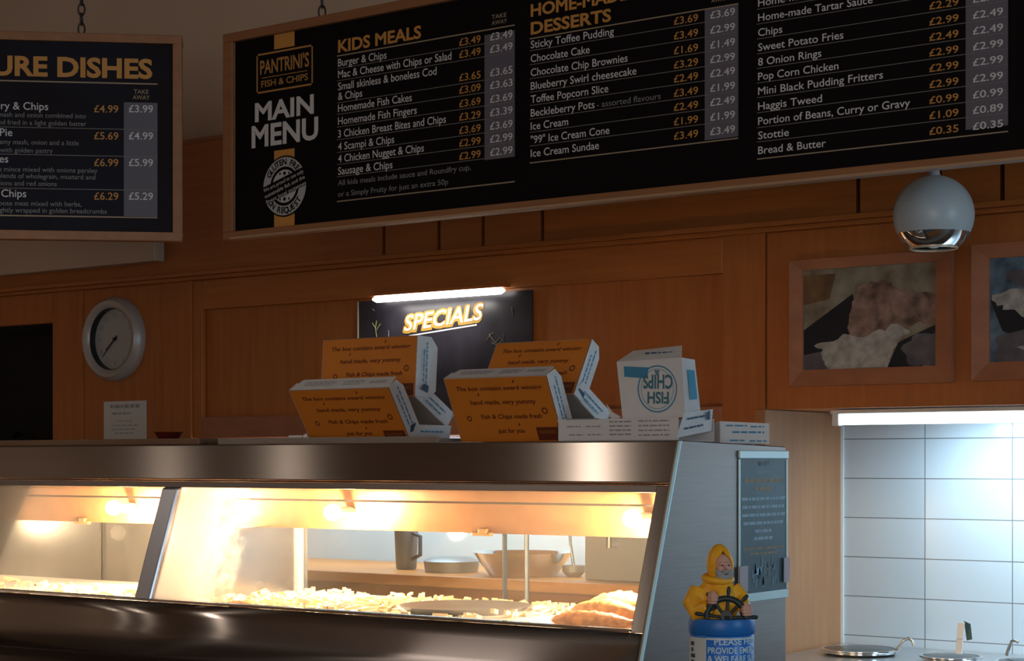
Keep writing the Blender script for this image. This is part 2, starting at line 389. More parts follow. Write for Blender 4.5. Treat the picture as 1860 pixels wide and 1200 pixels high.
def zspan(px, o0, o1, i0, i1):
    return (PY(px, o1, YW).z, PY(px, o0, YW).z, PY(px, i1, YW).z, PY(px, i0, YW).z)
def rag(pts, amt, n=5):                  # ragged outline
    out = []
    for i, p in enumerate(pts):
        q = pts[(i + 1) % len(pts)]
        for k in range(n):
            t = k / n; u = p[0] + (q[0] - p[0]) * t; v = p[1] + (q[1] - p[1]) * t
            if k: u += random.uniform(-amt, amt); v += random.uniform(-amt, amt)
            out.append((min(1, max(0, u)), min(1, max(0, v))))
    return out
picture((1440, 1735, 1462, 1703), zspan(1590, 464, 698, 483, 668), 'oak framed photo of battered fish on white rice, under the globe lamp',
    [(6, [(0, .05), (.25, .05), (.2, .3), (0, .35)]), (1, [(0, .6), (.38, .26), (.42, .6), (.3, .75), (0, .92)]), (4, [(0, .85), (.22, .8), (.2, 1), (0, 1)]),
     (2, rag([(.35, .55), (.42, .2), (.6, .13), (.75, .25), (1, .32), (1, .62), (.85, .58), (.72, .75), (.34, .8)], .02)),
     (3, rag([(.08, .76), (.3, .66), (.5, .68), (.72, .58), (.8, .68), (.68, .86), (.64, 1), (.2, 1), (.14, .82)], .025)),
     (1, [(.64, 1), (.72, .76), (.82, .7), (1, .6), (1, .66), (.9, 1)]), (4, rag([(.74, .82), (.85, .68), (1, .68), (1, 1), (.8, .98)], .015))],
    [F_BG, F_DK, F_FISH, F_WH, F_GR, F_BL, F_BR])
zz = zspan(1830, 442, 690, 468, 657)
picture((1770, 2070, 1800, 2035), zz, 'oak framed photo in blue and grey, right of the fish photo',
    [(1, [(0, .4), (.2, .5), (.5, .75), (.45, .9), (.1, .7)]), (3, rag([(.02, .35), (.3, .28), (.8, .5), (.9, .62), (.5, .64), (.1, .5)], .03)),
     (2, rag([(.1, .15), (.6, .1), (.95, .3), (.6, .4), (.2, .28)], .02)), (4, rag([(.05, .75), (.5, .66), (1, .72), (1, 1), (.05, 1)], .02)),
     (3, rag([(.2, .86), (.6, .78), (.8, .9), (.4, .95)], .03))],
    [F_BL, F_DK, F_GR, F_WH, F_GR])

# ------------------------------------------------------------------ fluorescent batten under the right cupboard
b0 = PY(1512, 750, 4.60); b1x = -0.55
t = thing('strip_light', ((b0.x + b1x) / 2, 4.60, ZB - 0.05), 'glowing white fluorescent strip light above the pale blue tiles', 'light')
TUBE = mat('fluorescent_tube', (0.9, 0.95, 1.0), 0.5, emit=(0.86, 0.96, 1.0), estr=3)
obj('lamp_body', MB().box(b0.x, b1x, 4.585, 4.68, ZB - 0.012, ZB - 0.001), WPLAS, t, bevel=0.002)
zt = ZB - 0.028
obj('lamp_tube', MB().tube([(b0.x + 0.02, 4.61, zt), (b0.x + 0.026, 4.61, zt), (b1x - 0.026, 4.61, zt), (b1x - 0.02, 4.61, zt)], [0.008, 0.0145, 0.0145, 0.008], 12), TUBE, t, smooth=50)
for x in (b0.x + 0.01, b1x - 0.01): obj('end_cap', MB().box(x - 0.01, x + 0.01, 4.596, 4.624, ZB - 0.045, ZB - 0.012), WPLAS, t, bevel=0.002)

# ------------------------------------------------------------------ specials board and its light
YS = YW + 0.012
sx0, sx1 = PY(653, 600, YS).x, PY(968, 600, YS).x; sz1 = PY(810, 537, YS).z; sz0 = sz1 - 0.42
s = thing('specials_board', ((sx0 + sx1) / 2, YS, sz0), 'black specials poster with orange lettering under a bright strip light', 'poster')
SPB = noise_mat('chalkboard_black', (0.010, 0.010, 0.016), (0.035, 0.032, 0.045), (1, 1, 1), 9, 0.33, detail=6)
obj('poster_sheet', MB().box(sx0, sx1, YS - 0.004, YS, sz0, sz1), SPB, s)
obj('poster_edge', MB().box(sx0 - 0.004, sx0, YS - 0.006, YS, sz0, sz1), mat('cream_edge', (0.7, 0.6, 0.48), .6), s)
def U_Y(Y):
    def f(px, py): return PY(px, py, Y)
    return f
ux = Vector((1, 0, 0)); uz = Vector((0, 0, 1))
def on_plane(m, string, p0, p1, cap_px, Y, bold=0.0, shear=0.0, mi=0, dz=0.0):
    a = PY(*p0, Y); b = PY(*p1, Y); d = b - a; wd = d.length
    k = (PY(p0[0], p0[1] - cap_px, Y) - a).length
    m.text(string, a + Vector((0, 0, dz)), d.normalized(), uz, k, wd, bold=bold, shear=shear, mi=mi)
m = MB(); Y5 = YS - 0.0052
for dx, dy in ((0, 0), (2, 1), (-2, 1), (-3, 4), (1, 4)):
    on_plane(m, 'SPECIALS', (734 + dx, 601 + dy), (878 + dx, 579 + dy), 29, Y5 + 0.0001 * (dx + 5) / 10, bold=0.03, shear=0.22)
obj('heading_shadow', m, mat('chalk_orange', (0.42, 0.24, 0.03), 0.6), s)
m = MB(); on_plane(m, 'SPECIALS', (734, 601), (878, 579), 27, YS - 0.0062, bold=0.008, shear=0.22)
obj('heading', m, mat('chalk_cream', (0.9, 0.80, 0.62), 0.6), s)
m = MB()
a, b_ = PY(742, 611, Y5), PY(866, 591, Y5)
m.add([a, b_, b_ + Vector((0, 0, .005)), a + Vector((0, 0, .004))], [(0, 1, 2, 3)])
obj('underline', m, T_WHITE, s)
m = MB()                                   # small chalk drawings
def stroke(m, pts, wpx, Y, mi=0):
    P = [PY(x, y, Y) for x, y in pts]
    m.tube([p for p in P], 0.0012 * wpx, 5, mi=mi)
stroke(m, [(684, 612), (682, 596), (676, 586)], 1.0, Y5); stroke(m, [(683, 600), (691, 588)], 1.0, Y5, 0); stroke(m, [(682, 595), (684, 582)], 1, Y5)
stroke(m, [(888, 606), (893, 614), (900, 622), (908, 612), (914, 622), (914, 606)], 0.7, Y5, 1); stroke(m, [(884, 618), (890, 608), (896, 604)], 0.6, Y5, 1)
stroke(m, [(893, 622), (904, 627), (912, 616)], 0.6, Y5, 1)
stroke(m, [(676, 561), (680, 564)], 1.4, Y5, 2); stroke(m, [(930, 558), (931, 572)], 1.0, Y5, 2); stroke(m, [(706, 600), (706, 612)], 1.2, Y5, 2)
obj('chalk_drawing', m, [mat('chalk_green', (0.30, 0.36, 0.14), .8), mat('chalk_yellow', (.32, .28, .16), .8), mat('chalk_grey', (.2, .2, .26), .8)], s)
lx0, lx1 = PY(672, 545, YW - 0.03).x, PY(915, 530, YW - 0.03).x
t = thing('picture_light', ((lx0 + lx1) / 2, YW - 0.03, hz1 - 0.04), 'slim glowing strip light over the specials poster', 'light')
obj('lamp_body', MB().box(lx0, lx1, YW - 0.03, YW - 0.0005, hz1 + 0.002, hz1 + 0.012), OAK_H, t)
obj('lamp_tube', MB().tube([(lx0 + .004, YW - 0.02, hz1 - 0.008), (lx0 + .02, YW - 0.02, hz1 - 0.008), (lx1 - .02, YW - 0.02, hz1 - 0.008), (lx1 - .004, YW - 0.02, hz1 - 0.008)], [.004, .0115, .0115, .004], 12),
    mat('strip_tube', (1, 1, 1), .5, emit=(1, .97, .92), estr=5), t, smooth=50)

# ------------------------------------------------------------------ wall clock
cc = PY(212, 616, YW); t = thing('wall_clock', (cc.x, YW, cc.z - 0.16), 'round silver rimmed wall clock with pale face on the oak panel', 'clock')
RX = Matrix.Rotation(math.pi / 2, 3, 'X')
R = 0.153
SILVER = mat('silver_plastic', (0.40, 0.37, 0.36), 0.38, 0.3)
obj('rim', MB().lathe([(R * .725, .006), (R * .735, .030), (R * .80, .040), (R * .90, .042), (R * .985, .028), (R, .004), (R, 0), (R * .725, 0), (R * .725, .006)], cc + Vector((0, -0.0005, 0)), 48, RX, cap=False), SILVER, t, smooth=40, recalc=True)
obj('clock_face', MB().lathe([(0.0001, .006), (R * .715, .006), (R * .715, .001), (0.0001, .001)], cc, 48, RX), mat('clock_paper', (0.36, 0.355, 0.36), 0.5), t)
obj('inner_shade_ring', MB().lathe([(R * .716, .0062), (R * .722, .029), (R * .734, .0305), (R * .724, .0062), (R * .716, .0062)], cc, 48, RX, cap=False), BLACKP, t, smooth=40, recalc=True)  # black ring paints the shade inside the deep rim
m = MB()
for k in range(12):
    a = math.radians(30 * (k + 1)); p = cc + Vector((math.sin(a) * R * .56, -0.0066, math.cos(a) * R * .56 - .008))
    m.text(str(k + 1), p, ux, uz, .0165, align='C')
obj('numerals', m, mat('numeral_grey', (.2, .21, .22), .6), t)
def hand(ang, L, wd, y):
    a = math.radians(ang); d = Vector((math.sin(a), 0, math.cos(a))); n = Vector((d.z, 0, -d.x)); o = cc + Vector((0, y, 0))
    return MB().prism([o - d * L * .2 - n * wd, o - d * L * .2 + n * wd, o + d * L + n * wd * .5, o + d * L - n * wd * .5], (0, -0.001, 0))
obj('hour_hand', hand(232, .062, .0035, -0.009), BLACKP, t); obj('minute_hand', hand(226, .088, .0026, -0.011), BLACKP, t)
obj('hub', MB().lathe([(.006, .006), (.006, .015), (.001, .016)], cc, 16, RX), BLACKP, t)

# ------------------------------------------------------------------ paper notice
n0, n1 = PY(189, 806, YW - .002), PY(266, 727, YW - .002)
t = thing('paper_notice', ((n0.x + n1.x) / 2, YW, n0.z), 'white paper notice on the oak wall below the clock', 'notice')
obj('sheet', MB().box(n0.x, n1.x, YW - 0.003, YW - 0.001, n0.z, n1.z), PAPER, t)
m = MB(); hgt = n1.z - n0.z; wid = n1.x - n0.x
for k, (v, a, b_, hh) in enumerate([(.84, .16, .86, .022), (.69, .2, .66, .012), (.52, .3, .68, .006), (.42, .2, .8, .006), (.33, .2, .75, .006), (.24, .25, .7, .006), (.09, .3, .7, .006)]):
    x = n0.x + wid * a
    while x < n0.x + wid * b_:
        l = random.uniform(.008, .03)
        m.add([(x, YW - .0034, n0.z + hgt * v), (min(x + l, n0.x + wid * b_), YW - .0034, n0.z + hgt * v), (min(x + l, n0.x + wid * b_), YW - .0034, n0.z + hgt * v + hh * .55), (x, YW - .0034, n0.z + hgt * v + hh * .55)], [(0, 1, 2, 3)]); x += l + .006
obj('print', m, mat('faded_ink', (.28, .27, .27), .8), t)

# ------------------------------------------------------------------ menu boards
YB = 3.60
def B(px, py): return PY(px, py, YB)
bL, bR = B(410, 250).x, B(2150, 250).x
bz1, bz0 = B(410, 64).z, B(410, 437).z
iL = B(427, 250).x
mbt = thing('menu_board', ((bL + bR) / 2, YB, bz0), 'long oak framed black main menu board hanging over the range, white and gold prices', 'menu board')
fw = iL - bL
fz0, fz1 = B(427, 421).z, B(427, 77).z
m = MB()
m.box(bL, bR, YB - 0.012, YB + 0.02, bz0, fz0).box(bL, bR, YB - 0.012, YB + 0.02, fz1, bz1).box(bL, iL, YB - 0.012, YB + 0.02, fz0, fz1).box(bR - fw, bR, YB - 0.012, YB + 0.02, fz0, fz1)
obj('frame', m, FRAME, mbt, bevel=0.002)
obj('lip', MB().box(bL + .03, bR, YB - 0.016, YB - 0.0125, bz0, bz0 + 0.006), mat('lip_oak', (.42, .26, .15), .35), mbt)
obj('panel', MB().box(iL, bR - fw, YB + 0.001, YB + 0.014, fz0, fz1), BOARD, mbt)
YP = YB + 0.0002
def Bt(m, string, x0, y0, x1=None, cap=14, bold=.008, mi=0, align='L', shear=0):
    a = PY(x0, y0, YP); k = (PY(x0, y0 - cap, YP) - a).length
    wd = None if x1 is None else PY(x1, y0, YP).x - a.x
    m.text(string, a, ux, uz, k, wd, align, bold, shear, mi)
def Brect(m, x0, y0, x1, y1, mi=0, Y=None):  # rectangle whose left edge runs y0..y1 at x0
    Y = Y or YP + 0.0004
    a = PY(x0, y0, Y); b_ = PY(x0, y1, Y); xr = PY(x1, y0, Y).x
    m.add([(a.x, Y, b_.z), (xr, Y, b_.z), (xr, Y, a.z), (a.x, Y, a.z)], [(0, 1, 2, 3)], mi)
def Brule(m, x0, y0, x1, th=1.6, mi=0, Y=None): Brect(m, x0, y0 - th / 2, x1, y0 + th / 2, mi, Y or YP + 0.0003)
def zline(x0, y0, x):                        # y pixel at x on the level line through (x0, y0)
    p = PY(x0, y0, YP); z = p.z
    r = ray(x, 0); t_ = YP / r.y
    return 840 - (z - EYE) / t_ * F
# left column of the board: stripe, shop sign, title, seal
for _a, _b in ((62, 90), (274, 417)):
    m = MB(); Brect(m, 498, _a, 535, _b); obj('stripe', m, T_GOLD, mbt)
m = MB(); Y6 = YP - 0.0006
lo = [PY(466, 99, Y6), PY(568.5, 82, Y6)]; lz1 = lo[0].z; lz0 = PY(466, 171, Y6).z; X0, X1 = lo[0].x, lo[1].x; tk = .005
m.box(X0, X1, Y6, Y6 + .0007, lz0, lz1, 1)
for (x0, x1, z0, z1) in ((X0, X1, lz1 - tk, lz1), (X0, X1, lz0, lz0 + tk), (X0, X0 + tk, lz0, lz1), (X1 - tk, X1, lz0, lz1), (X0 + .02, X1 - .02, lz0 + .040, lz0 + .042)):
    m.add([(x0, Y6 - .0003, z0), (x1, Y6 - .0003, z0), (x1, Y6 - .0003, z1), (x0, Y6 - .0003, z1)], [(0, 1, 2, 3)], 0)
m.text("PANTRINI'S", (X0 + .014, Y6 - .0003, lz0 + .052), ux, uz, .036, X1 - X0 - .028, bold=.02)
m.text("FISH & CHIPS", (X0 + .018, Y6 - .0003, lz0 + .016), ux, uz, .017, X1 - X0 - .036, bold=.015)
obj('shop_sign', m, [mat('sign_gold', (.45, .22, .06), .6), BOARD], mbt)
m = MB(); Bt(m, 'MAIN', 463, 221, 570, 32, .03); Bt(m, 'MENU', 457, 268, 578, 37, .03)
obj('title', m, mat('title_white', (.62, .62, .64), .6), mbt)
bc = PY(517, 338, Y6); br = bc.x - PY(476.5, 338, Y6).x
m = MB()
def ring(m, c, r0, r1, y, mi, a0=0, a1=360, n=48, scal=1.0):
    V = []; Fs = []
    for k in range(n + 1):
        a = math.radians(a0 + (a1 - a0) * k / n); d = Vector((math.sin(a), 0, math.cos(a)))
        V += [c + d * r0 + Vector((0, y, 0)), c + d * r1 + Vector((0, y, 0))]
    for k in range(n): Fs.append((2*k, 2*k+2, 2*k+3, 2*k+1))
    m.add(V, Fs, mi)
m.lathe([(br, 0), (br, .0006)], bc + Vector((0, .0007, 0)), 48, RX, mi=1)
ring(m, bc, br * .64, br * .95, -.0004, 0); ring(m, bc, 0, br * .54, -.0004, 2)
q = Matrix.Rotation(math.radians(-16), 3, 'Y')
bw = [Vector(p) for p in ((-br * 1.12, 0, -br * .30), (br * 1.12, 0, -br * .30), (br * 1.12, 0, br * .30), (-br * 1.12, 0, br * .30))]
m.add([bc + q @ p + Vector((0, -.0008, 0)) for p in bw], [(0, 1, 2, 3)], 1)
for k, tx in enumerate(('We are proud to use only', 'sustainable fish and the', 'finest local potatoes')):
    m.text(tx, bc + q @ Vector((-br * .92, 0, br * (.12 - .2 * k))) + Vector((0, -.0011, 0)), q @ ux, q @ uz, br * .12, br * 1.84, bold=.01, mi=2)
for sgn in (1, -1):
    word = 'GLUTEN FREE' if sgn > 0 else 'ON REQUEST'
    for k, ch in enumerate(word):
        a = math.radians((k - (len(word) - 1) / 2) * 11.5); d = Vector((math.sin(a), 0, math.cos(a) * 1)); tx = Vector((d.z, 0, -d.x))
        if sgn > 0: m.text(ch, bc + d * br * .70 + Vector((0, -.0008, 0)), tx, d, br * .19, align='C', bold=.03, mi=1)
        else:
            d2 = Vector((math.sin(a), 0, -math.cos(a))); t2 = Vector((-d2.z, 0, d2.x)); m.text(ch, bc + d2 * br * .88 + Vector((0, -.0008, 0)), t2, -d2, br * .19, align='C', bold=.03, mi=1)
    for k in (-1, 0, 1):
        m.lathe([(br * (.07 if k == 0 else .045), 0), (br * .01, .0003)], bc + Vector((k * br * .2, -.0005, sgn * br * .42)), 5, RX, mi=1)
obj('seal', m, [mat('seal_silver', (.42, .43, .46), .5), BOARD, mat('seal_light', (.5, .5, .52), .5)], mbt)

def section(heads, rule0, xs0, rows, c1, c2, strip, rule_end, away, extra_rules):
    """heads/rows in photograph coordinates at the column's left edge"""
    if heads:
        m = MB()
        for tx, x, y, x1, cap in heads: Bt(m, tx, x, y, x1, cap, .03)
        obj('heading', m, T_GOLD, mbt)
    m = MB(); Brect(m, strip[0], strip[1], strip[2], strip[3]); obj('price_strip', m, T_STRIP, mbt)
    m = MB(); m2 = MB(); m3 = MB()
    for i, (tx, y, x1, p1, p2) in enumerate(rows):
        if tx: Bt(m, tx, xs0, y, x1, 13.5 if i else 13.5, .006)
        if p1: Bt(m2, p1, c1[0], zline(xs0, y, c1[0]), c1[1], 13, .008)
        if p2: Bt(m3, p2, c2[0], zline(xs0, y, c2[0]), c2[1], 13, .008)
    obj('dish_names', m, T_WHITE if True else T_GREY, mbt); obj('prices', m2, T_GOLD, mbt); obj('takeaway_prices', m3, T_WHITE, mbt)
    m = MB()
    for y in extra_rules: Brule(m, xs0 - 2, y, strip[2], 1.3)
    obj('row_lines', m, T_RULE, mbt)
    m = MB()
    if rule0: Brule(m, xs0 - 2, rule0, strip[2], 2.2)
    Brule(m, xs0 - 2, rule_end, strip[2], 2.2)
    if away:
        for tx, x, y, x1 in away: Bt(m, tx, x, y, x1, 7.5, .01)
    obj('section_rules', m, T_GRULE, mbt)
rows = [('Burger & Chips', 121, 702, '£3.49', '£3.49'), ('Mac & Cheese with Chips or Salad', 142, 820, '£3.49', '£3.49'), ('Small skinless & boneless Cod', 164, 793, '', ''),
        ('& Chips', 182, 658, '£3.65', '£3.65'), ('Homemade Fish Cakes', 203.5, 748, '£3.09', '£3.63'), ('Homemade Fish Fingers', 227, 757, '£3.69', '£3.69'),
        ('3 Chicken Breast Bites and Chips', 250, 810, '£3.29', '£3.39'), ('4 Scampi & Chips', 273, 716, '£3.69', '£3.69'), ('4 Chicken Nugget & Chips', 295, 770, '£2.99', '£2.99'),
        ('Sausage & Chips', 317.5, 713, '£2.99', '£2.99')]
section([('KIDS MEALS', 614, 95, 765, 21)], 102, 614, rows, (834, 873), (890, 931), (880, 64, 935, 291), 366, [('TAKE', 893, 35, 920), ('AWAY', 893, 46, 921)],
        [125, 147, 187, 208, 231, 254, 277, 299, 321])
m = MB(); Bt(m, 'All kids meals include sauce and Roundfry cup,', 614, 337, 855, 9.5, .004); Bt(m, 'or a Simply Fruity for just an extra 50p', 614, 357.5, 814, 9.5, .004)
obj('small_print', m, T_GREY, mbt)
ys = [88, 113.3, 138.7, 163.2, 187.2, 212, 236, 260.8, 285.3]
rows = list(zip(['Sticky Toffee Pudding', 'Chocolate Cake', 'Chocolate Chip Brownies', 'Blueberry Swirl cheesecake', 'Toffee Popcorn Slice', 'Beckleberry Pots', 'Ice Cream', '"99" Ice Cream Cone', 'Ice Cream Sundae'],
        ys, [1115, 1071, 1140, 1156, 1105, 1080, 1032, 1107, 1088], ['£3.69', '£3.49', '£1.69', '£3.29', '£2.49', '£3.49', '£2.49', '£1.99', '£3.49'],
        ['£3.69', '£2.99', '£1.49', '£2.99', '£2.49', '£1.99', '£2.49', '£1.99', '£3.49']))
section([('HOME-MADE', 964, 30, 1141, 21), ('DESSERTS', 964, 62.5, 1110, 21)], 70.5, 964, rows, (1224, 1268), (1290, 1335), (1280, 17, 1341, 255), 296,
        [('AWAY', 1292, 5, 1320)], [y + 4.5 for y in ys[:-1]])
m = MB(); Bt(m, '- assorted flavours', 1084, zline(964, 212, 1084), 1200, 11, .0); obj('small_print', m, T_GREY, mbt)
ys = [12, 39, 66, 93, 119.5, 146, 172.5, 200, 227, 253, 280]
rows = list(zip(['Home-made Curry Sauce', 'Home-made Tartar Sauce', 'Chips', 'Sweet Potato Fries', '8 Onion Rings', 'Pop Corn Chicken', 'Mini Black Pudding Fritters', 'Haggis Tweed', 'Portion of Beans, Curry or Gravy', 'Stottie', 'Bread & Butter'],
        ys, [1588, 1585, 1421, 1532, 1492, 1523, 1604, 1493, 1653, 1433, 1500], ['', '', '£2.29', '£2.99', '£2.49', '£2.99', '£2.99', '£2.99', '£0.99', '£1.09', '£0.35'],
        ['', '', '£2.19', '£2.49', '£2.49', '£2.99', '£2.99', '£2.99', '£0.99', '£0.89', '£0.35']))
section([], None, 1377, rows, (1688, 1741), (1767, 1822), (1754, -60, 1831, 236), 289, None, [y + 5 for y in ys[:-1]])

IRON = mat('chain_dark', (0.05, 0.04, 0.035), 0.5, 0.7)
def chain(p, ztop, parent):
    m = MB(); z = p.z; k = 0
    while z < ztop:
        M = Matrix.Rotation(math.radians(90 * (k % 2) + 35), 3, 'Z'); pts = []
        for i in range(13):
            a = 2 * math.pi * i / 12; pts.append(Vector((p.x, p.y, z + .014)) + M @ Vector((math.cos(a) * .009, 0, math.sin(a) * .017)))
        m.tube(pts, .0026, 5, cap=False); z += .027; k += 1
    return obj('chain', m, IRON, parent)
for px in (585, 1620):
    p = PY(px, 30, YB + .005); p.z = bz1; chain(p, 3.14, mbt)

# left board: faces the customers more squarely
ph = math.radians(6.5)
rV = Vector((CO, S, 0)); fV = Vector((-S, CO, 0))
dL = (rV * math.cos(ph) + fV * math.sin(ph)); nL = Vector((dL.y, -dL.x, 0))       # nL points to the camera side
PL = ray(331, 250) * 5.0; PL.z = 0
def LB(px, py, off=0.0):
    r = ray(px, py); o = PL + nL * off
    t_ = o.dot(nL) / Vector((r.x, r.y, 0)).dot(nL)
    return Vector((r.x * t_, r.y * t_, EYE + r.z * t_))
lt = thing('menu_board', LB(-160, 440), 'smaller oak framed black menu board hanging at the left over the clock, gold heading', 'menu board')
oR, oL_ = LB(331, 250), LB(-470, 250); zT, zBm = LB(331, 66).z, LB(322, 439).z
def lbox(m, s0, s1, z0, z1, o0, o1, mi=0):       # s = distance along the board from its right edge (negative = left)
    P = []
    for z in (z0, z1):
        for (s_, o_) in ((s0, o0), (s1, o0), (s1, o1), (s0, o1)): P.append(Vector((oR.x, oR.y, z)) + dL * s_ + nL * o_)
    m.add(P, [(0,1,2,3)[::-1], (4,5,6,7), (0,1,5,4), (1,2,6,5), (2,3,7,6), (3,0,4,7)], mi)
Wd = (oR - oL_).length; ft = (LB(331, 250) - LB(314, 250)).length; iz1, iz0 = LB(314, 81).z, LB(313, 423).z
m = MB()
lbox(m, -Wd, 0, zBm, iz0, .012, -.02); lbox(m, -Wd, 0, iz1, zT, .012, -.02); lbox(m, -ft, 0, iz0, iz1, .012, -.02); lbox(m, -Wd, -Wd + ft, iz0, iz1, .012, -.02)
obj('frame', m, FRAME, lt, bevel=0.002, recalc=True)
m = MB(); lbox(m, -Wd + ft, -ft, iz0, iz1, 0, -.014); obj('panel', m, BOARDB, lt, recalc=True)
def Lt(m, tx, x1, y, cap, x0=None, bold=.006, mi=0):       # right-anchored
    b_ = LB(x1, y, .0012); k = (LB(x1, y - cap, .0012) - b_).length
    wd = None if x0 is None else (LB(x0, y, .0012) - b_).length
    if wd: m.text(tx, b_ - dL * wd, dL, uz, k, wd, 'L', bold, 0, mi)
    else: m.text(tx, b_, dL, uz, k, None, 'R', bold, 0, mi)
def Lrect(m, x0, y0, x1, y1, mi=0, off=.0006):
    a = LB(x1, y0, off); b_ = LB(x1, y1, off); l = LB(x0, y0, off); wd = (a - l).xy.length
    m.add([b_ - dL * wd, b_, a, a - dL * wd], [(0, 1, 2, 3)], mi)
m = MB(); Lt(m, 'SIGNATURE DISHES', 277, 142, 33, -214, .035); obj('heading', m, T_GOLD, lt)
m = MB(); Lrect(m, -230, 151.5, 286, 154); Lrect(m, -230, 394, 286, 396.5)
Lt(m, 'TAKE', 270, 170.5, 7.5, 243, .01); Lt(m, 'AWAY', 272, 181, 7.5, 241, .01); obj('section_rules', m, T_GRULE, lt)
m = MB(); Lrect(m, 225, 187, 286, 395); obj('price_strip', m, T_STRIP, lt)
m = MB()
for y in (236, 285, 346): Lrect(m, -230, y - .7, 286, y + .7, off=.0009)
obj('row_lines', m, T_RULE, lt)
m = MB(); m2 = MB(); m3 = MB(); m4 = MB()
for tx, x1, y in (('Savoury & Chips', 87.6, 200), ('Fisherman Pie', 22.5, 247), ('Sausages', 15, 295), ('Haddock & Chips', 47.7, 358)): Lt(m, tx, x1, y, 13.5)
for p, y in (('£4.99', 204.6), ('£5.69', 253.6), ('£6.99', 302), ('£6.29', 363)): Lt(m2, p, 215, y, 13, 171, .008)
for p, y in (('£3.99', 204.6), ('£4.99', 253.6), ('£5.99', 302), ('£5.29', 363)): Lt(m3, p, 278, y, 13, 234, .008)
for tx, x1, y in (('cheesy mash and onion combined into', 156, 215), ('and fried in a light golden batter', 157, 229), ('with creamy mash, onion and a little', 143, 264), ('topped with golden pastry', 96, 278),
                  ('prime mince mixed with onions parsley', 177, 314), ('and blends of wholegrain, mustard and', 173, 326), ('onions and red onions', 103, 338), ('finest loose meat mixed with herbs,', 148, 375), ('lightly wrapped in golden breadcrumbs', 194, 388)): Lt(m4, tx, x1, y, 8.5, None, .002)
obj('dish_names', m, T_WHITE, lt); obj('prices', m2, T_GOLD, lt); obj('takeaway_prices', m3, T_WHITE, lt); obj('small_print', m4, T_GREY, lt)
for px in (148, -330):
    p = LB(px, 40, -.005); p.z = zT; chain(p, 3.14, lt)

# ------------------------------------------------------------------ globe pendant
gc = PY(1696, 391, 4.02); gr = 72.5 / F * (4.02 / ray(1696, 0).y)
t = thing('pendant_lamp', (gc.x, gc.y, gc.z - gr), 'white globe pendant lamp with chrome mouth hanging before the framed photos', 'lamp')
prof = []
cut = math.radians(35)
for k in range(25):
    a = math.pi - (math.pi - cut) * 0 - (math.pi - cut) * k / 24
    prof.append((max(.0005, gr * math.sin(a)), -gr * math.cos(a)))
cutr = gr * math.sin(cut); cutz = -gr * math.cos(cut)
prof2 = prof + [(r * .97, z) for r, z in prof[::-1]]
obj('shade', MB().lathe(prof2, gc, 48, cap=False), GLOBE, t, smooth=40, recalc=True)
a1 = math.radians(63); band = []
for k in range(9):
    a = a1 - (a1 - cut) * k / 8; band.append((gr * 1.004 * math.sin(a), -gr * 1.004 * math.cos(a)))
bandi = [(r * .93, z) for r, z in band[::-1]]
obj('chrome_rim', MB().lathe(band + bandi + [band[0]], gc, 48, cap=False), CHROME, t, smooth=40, recalc=True)
obj('mouth_ring', MB().tube([gc + Vector((math.cos(math.pi * k / 20) * cutr, math.sin(math.pi * k / 20) * cutr, cutz)) for k in range(41)], .0032, 8, cap=False), mat('mouth_ring', (.75, .62, .45), .3, .5), t, smooth=60)
obj('bulb', MB().ball(gc + Vector((0, 0, cutz + .035)), (.032, .032, .036)), mat('bulb_glass', (.75, .78, .8), .15), t, smooth=60)
obj('stem', MB().tube([gc + Vector((0, 0, gr * .96)), gc + Vector((0, 0, gr + .012)), gc + Vector((0, 0, gr + .03)), (gc.x, gc.y, 3.12)], [.016, .013, .004, .004], 10), mat('pale_stem', (.5, .46, .5), .4), t, smooth=50)
obj('ceiling_cup', MB().lathe([(.05, 3.115), (.05, 3.149)], (gc.x, gc.y, 0), 24), WPLAS, t)

# ------------------------------------------------------------------ frying range with the hot cabinet
XR = PX(1245, 800, -1.9).x; XL = -5.0; YR = 3.65; DZ = 0.952
g = thing('frying_range', ((XR + XL) / 2, 3.3, 0), 'long stainless steel frying range with lit glass hot cabinet', 'frying range')
def fbox(m, x0, x1, z0, z1, d0, d1, mi=0):     # slab in the sloping front plane, d = depth behind it
    P = []
    for z in (z0, z1):
        for (x, d) in ((x0, d0), (x1, d0), (x1, d1), (x0, d1)): P.append((x, YF(z) + d, z))
    m.add(P, [(0,3,2,1), (4,5,6,7), (0,1,5,4), (1,2,6,5), (2,3,7,6), (3,0,4,7)], mi)
zg1 = PF(800, 890).z; zg0 = PF(700, 1119).z; zh = PF(800, 874).z; ZT = 1.345
xd0, xd1 = PF(268, 990).x, PF(300, 990).x
xd0, xd1 = (PF(297, 887).x + PF(241, 1093).x) / 2, (PF(325, 887).x + PF(268, 1101).x) / 2
xg1 = (PF(1190, 893).x + PF(1147, 1141).x) / 2
m = MB(); fbox(m, XL, XR - .012, zh, ZT, 0, .02); obj('header_panel', m, STEEL, g, bevel=.003)
m = MB(); fbox(m, XL, XR - .012, zh - .0045, zh - .0005, .006, .02); obj('header_groove', m, BLACKP, g)
m = MB(); fbox(m, XL, xg1, zg1, zh - .005, .003, .022); obj('window_head', m, DSTEEL, g, bevel=.001)
m = MB(); fbox(m, xg1, XR - .012, zg0 - .001, zh - .005, 0, .02); obj('end_stile', m, STEEL, g, bevel=.002)
m = MB(); fbox(m, xd0, xd1, zg0, zg1, -.004, .02); obj('window_post', m, mat('post_steel', (.42, .42, .47), .3, 1.0), g, bevel=.006)
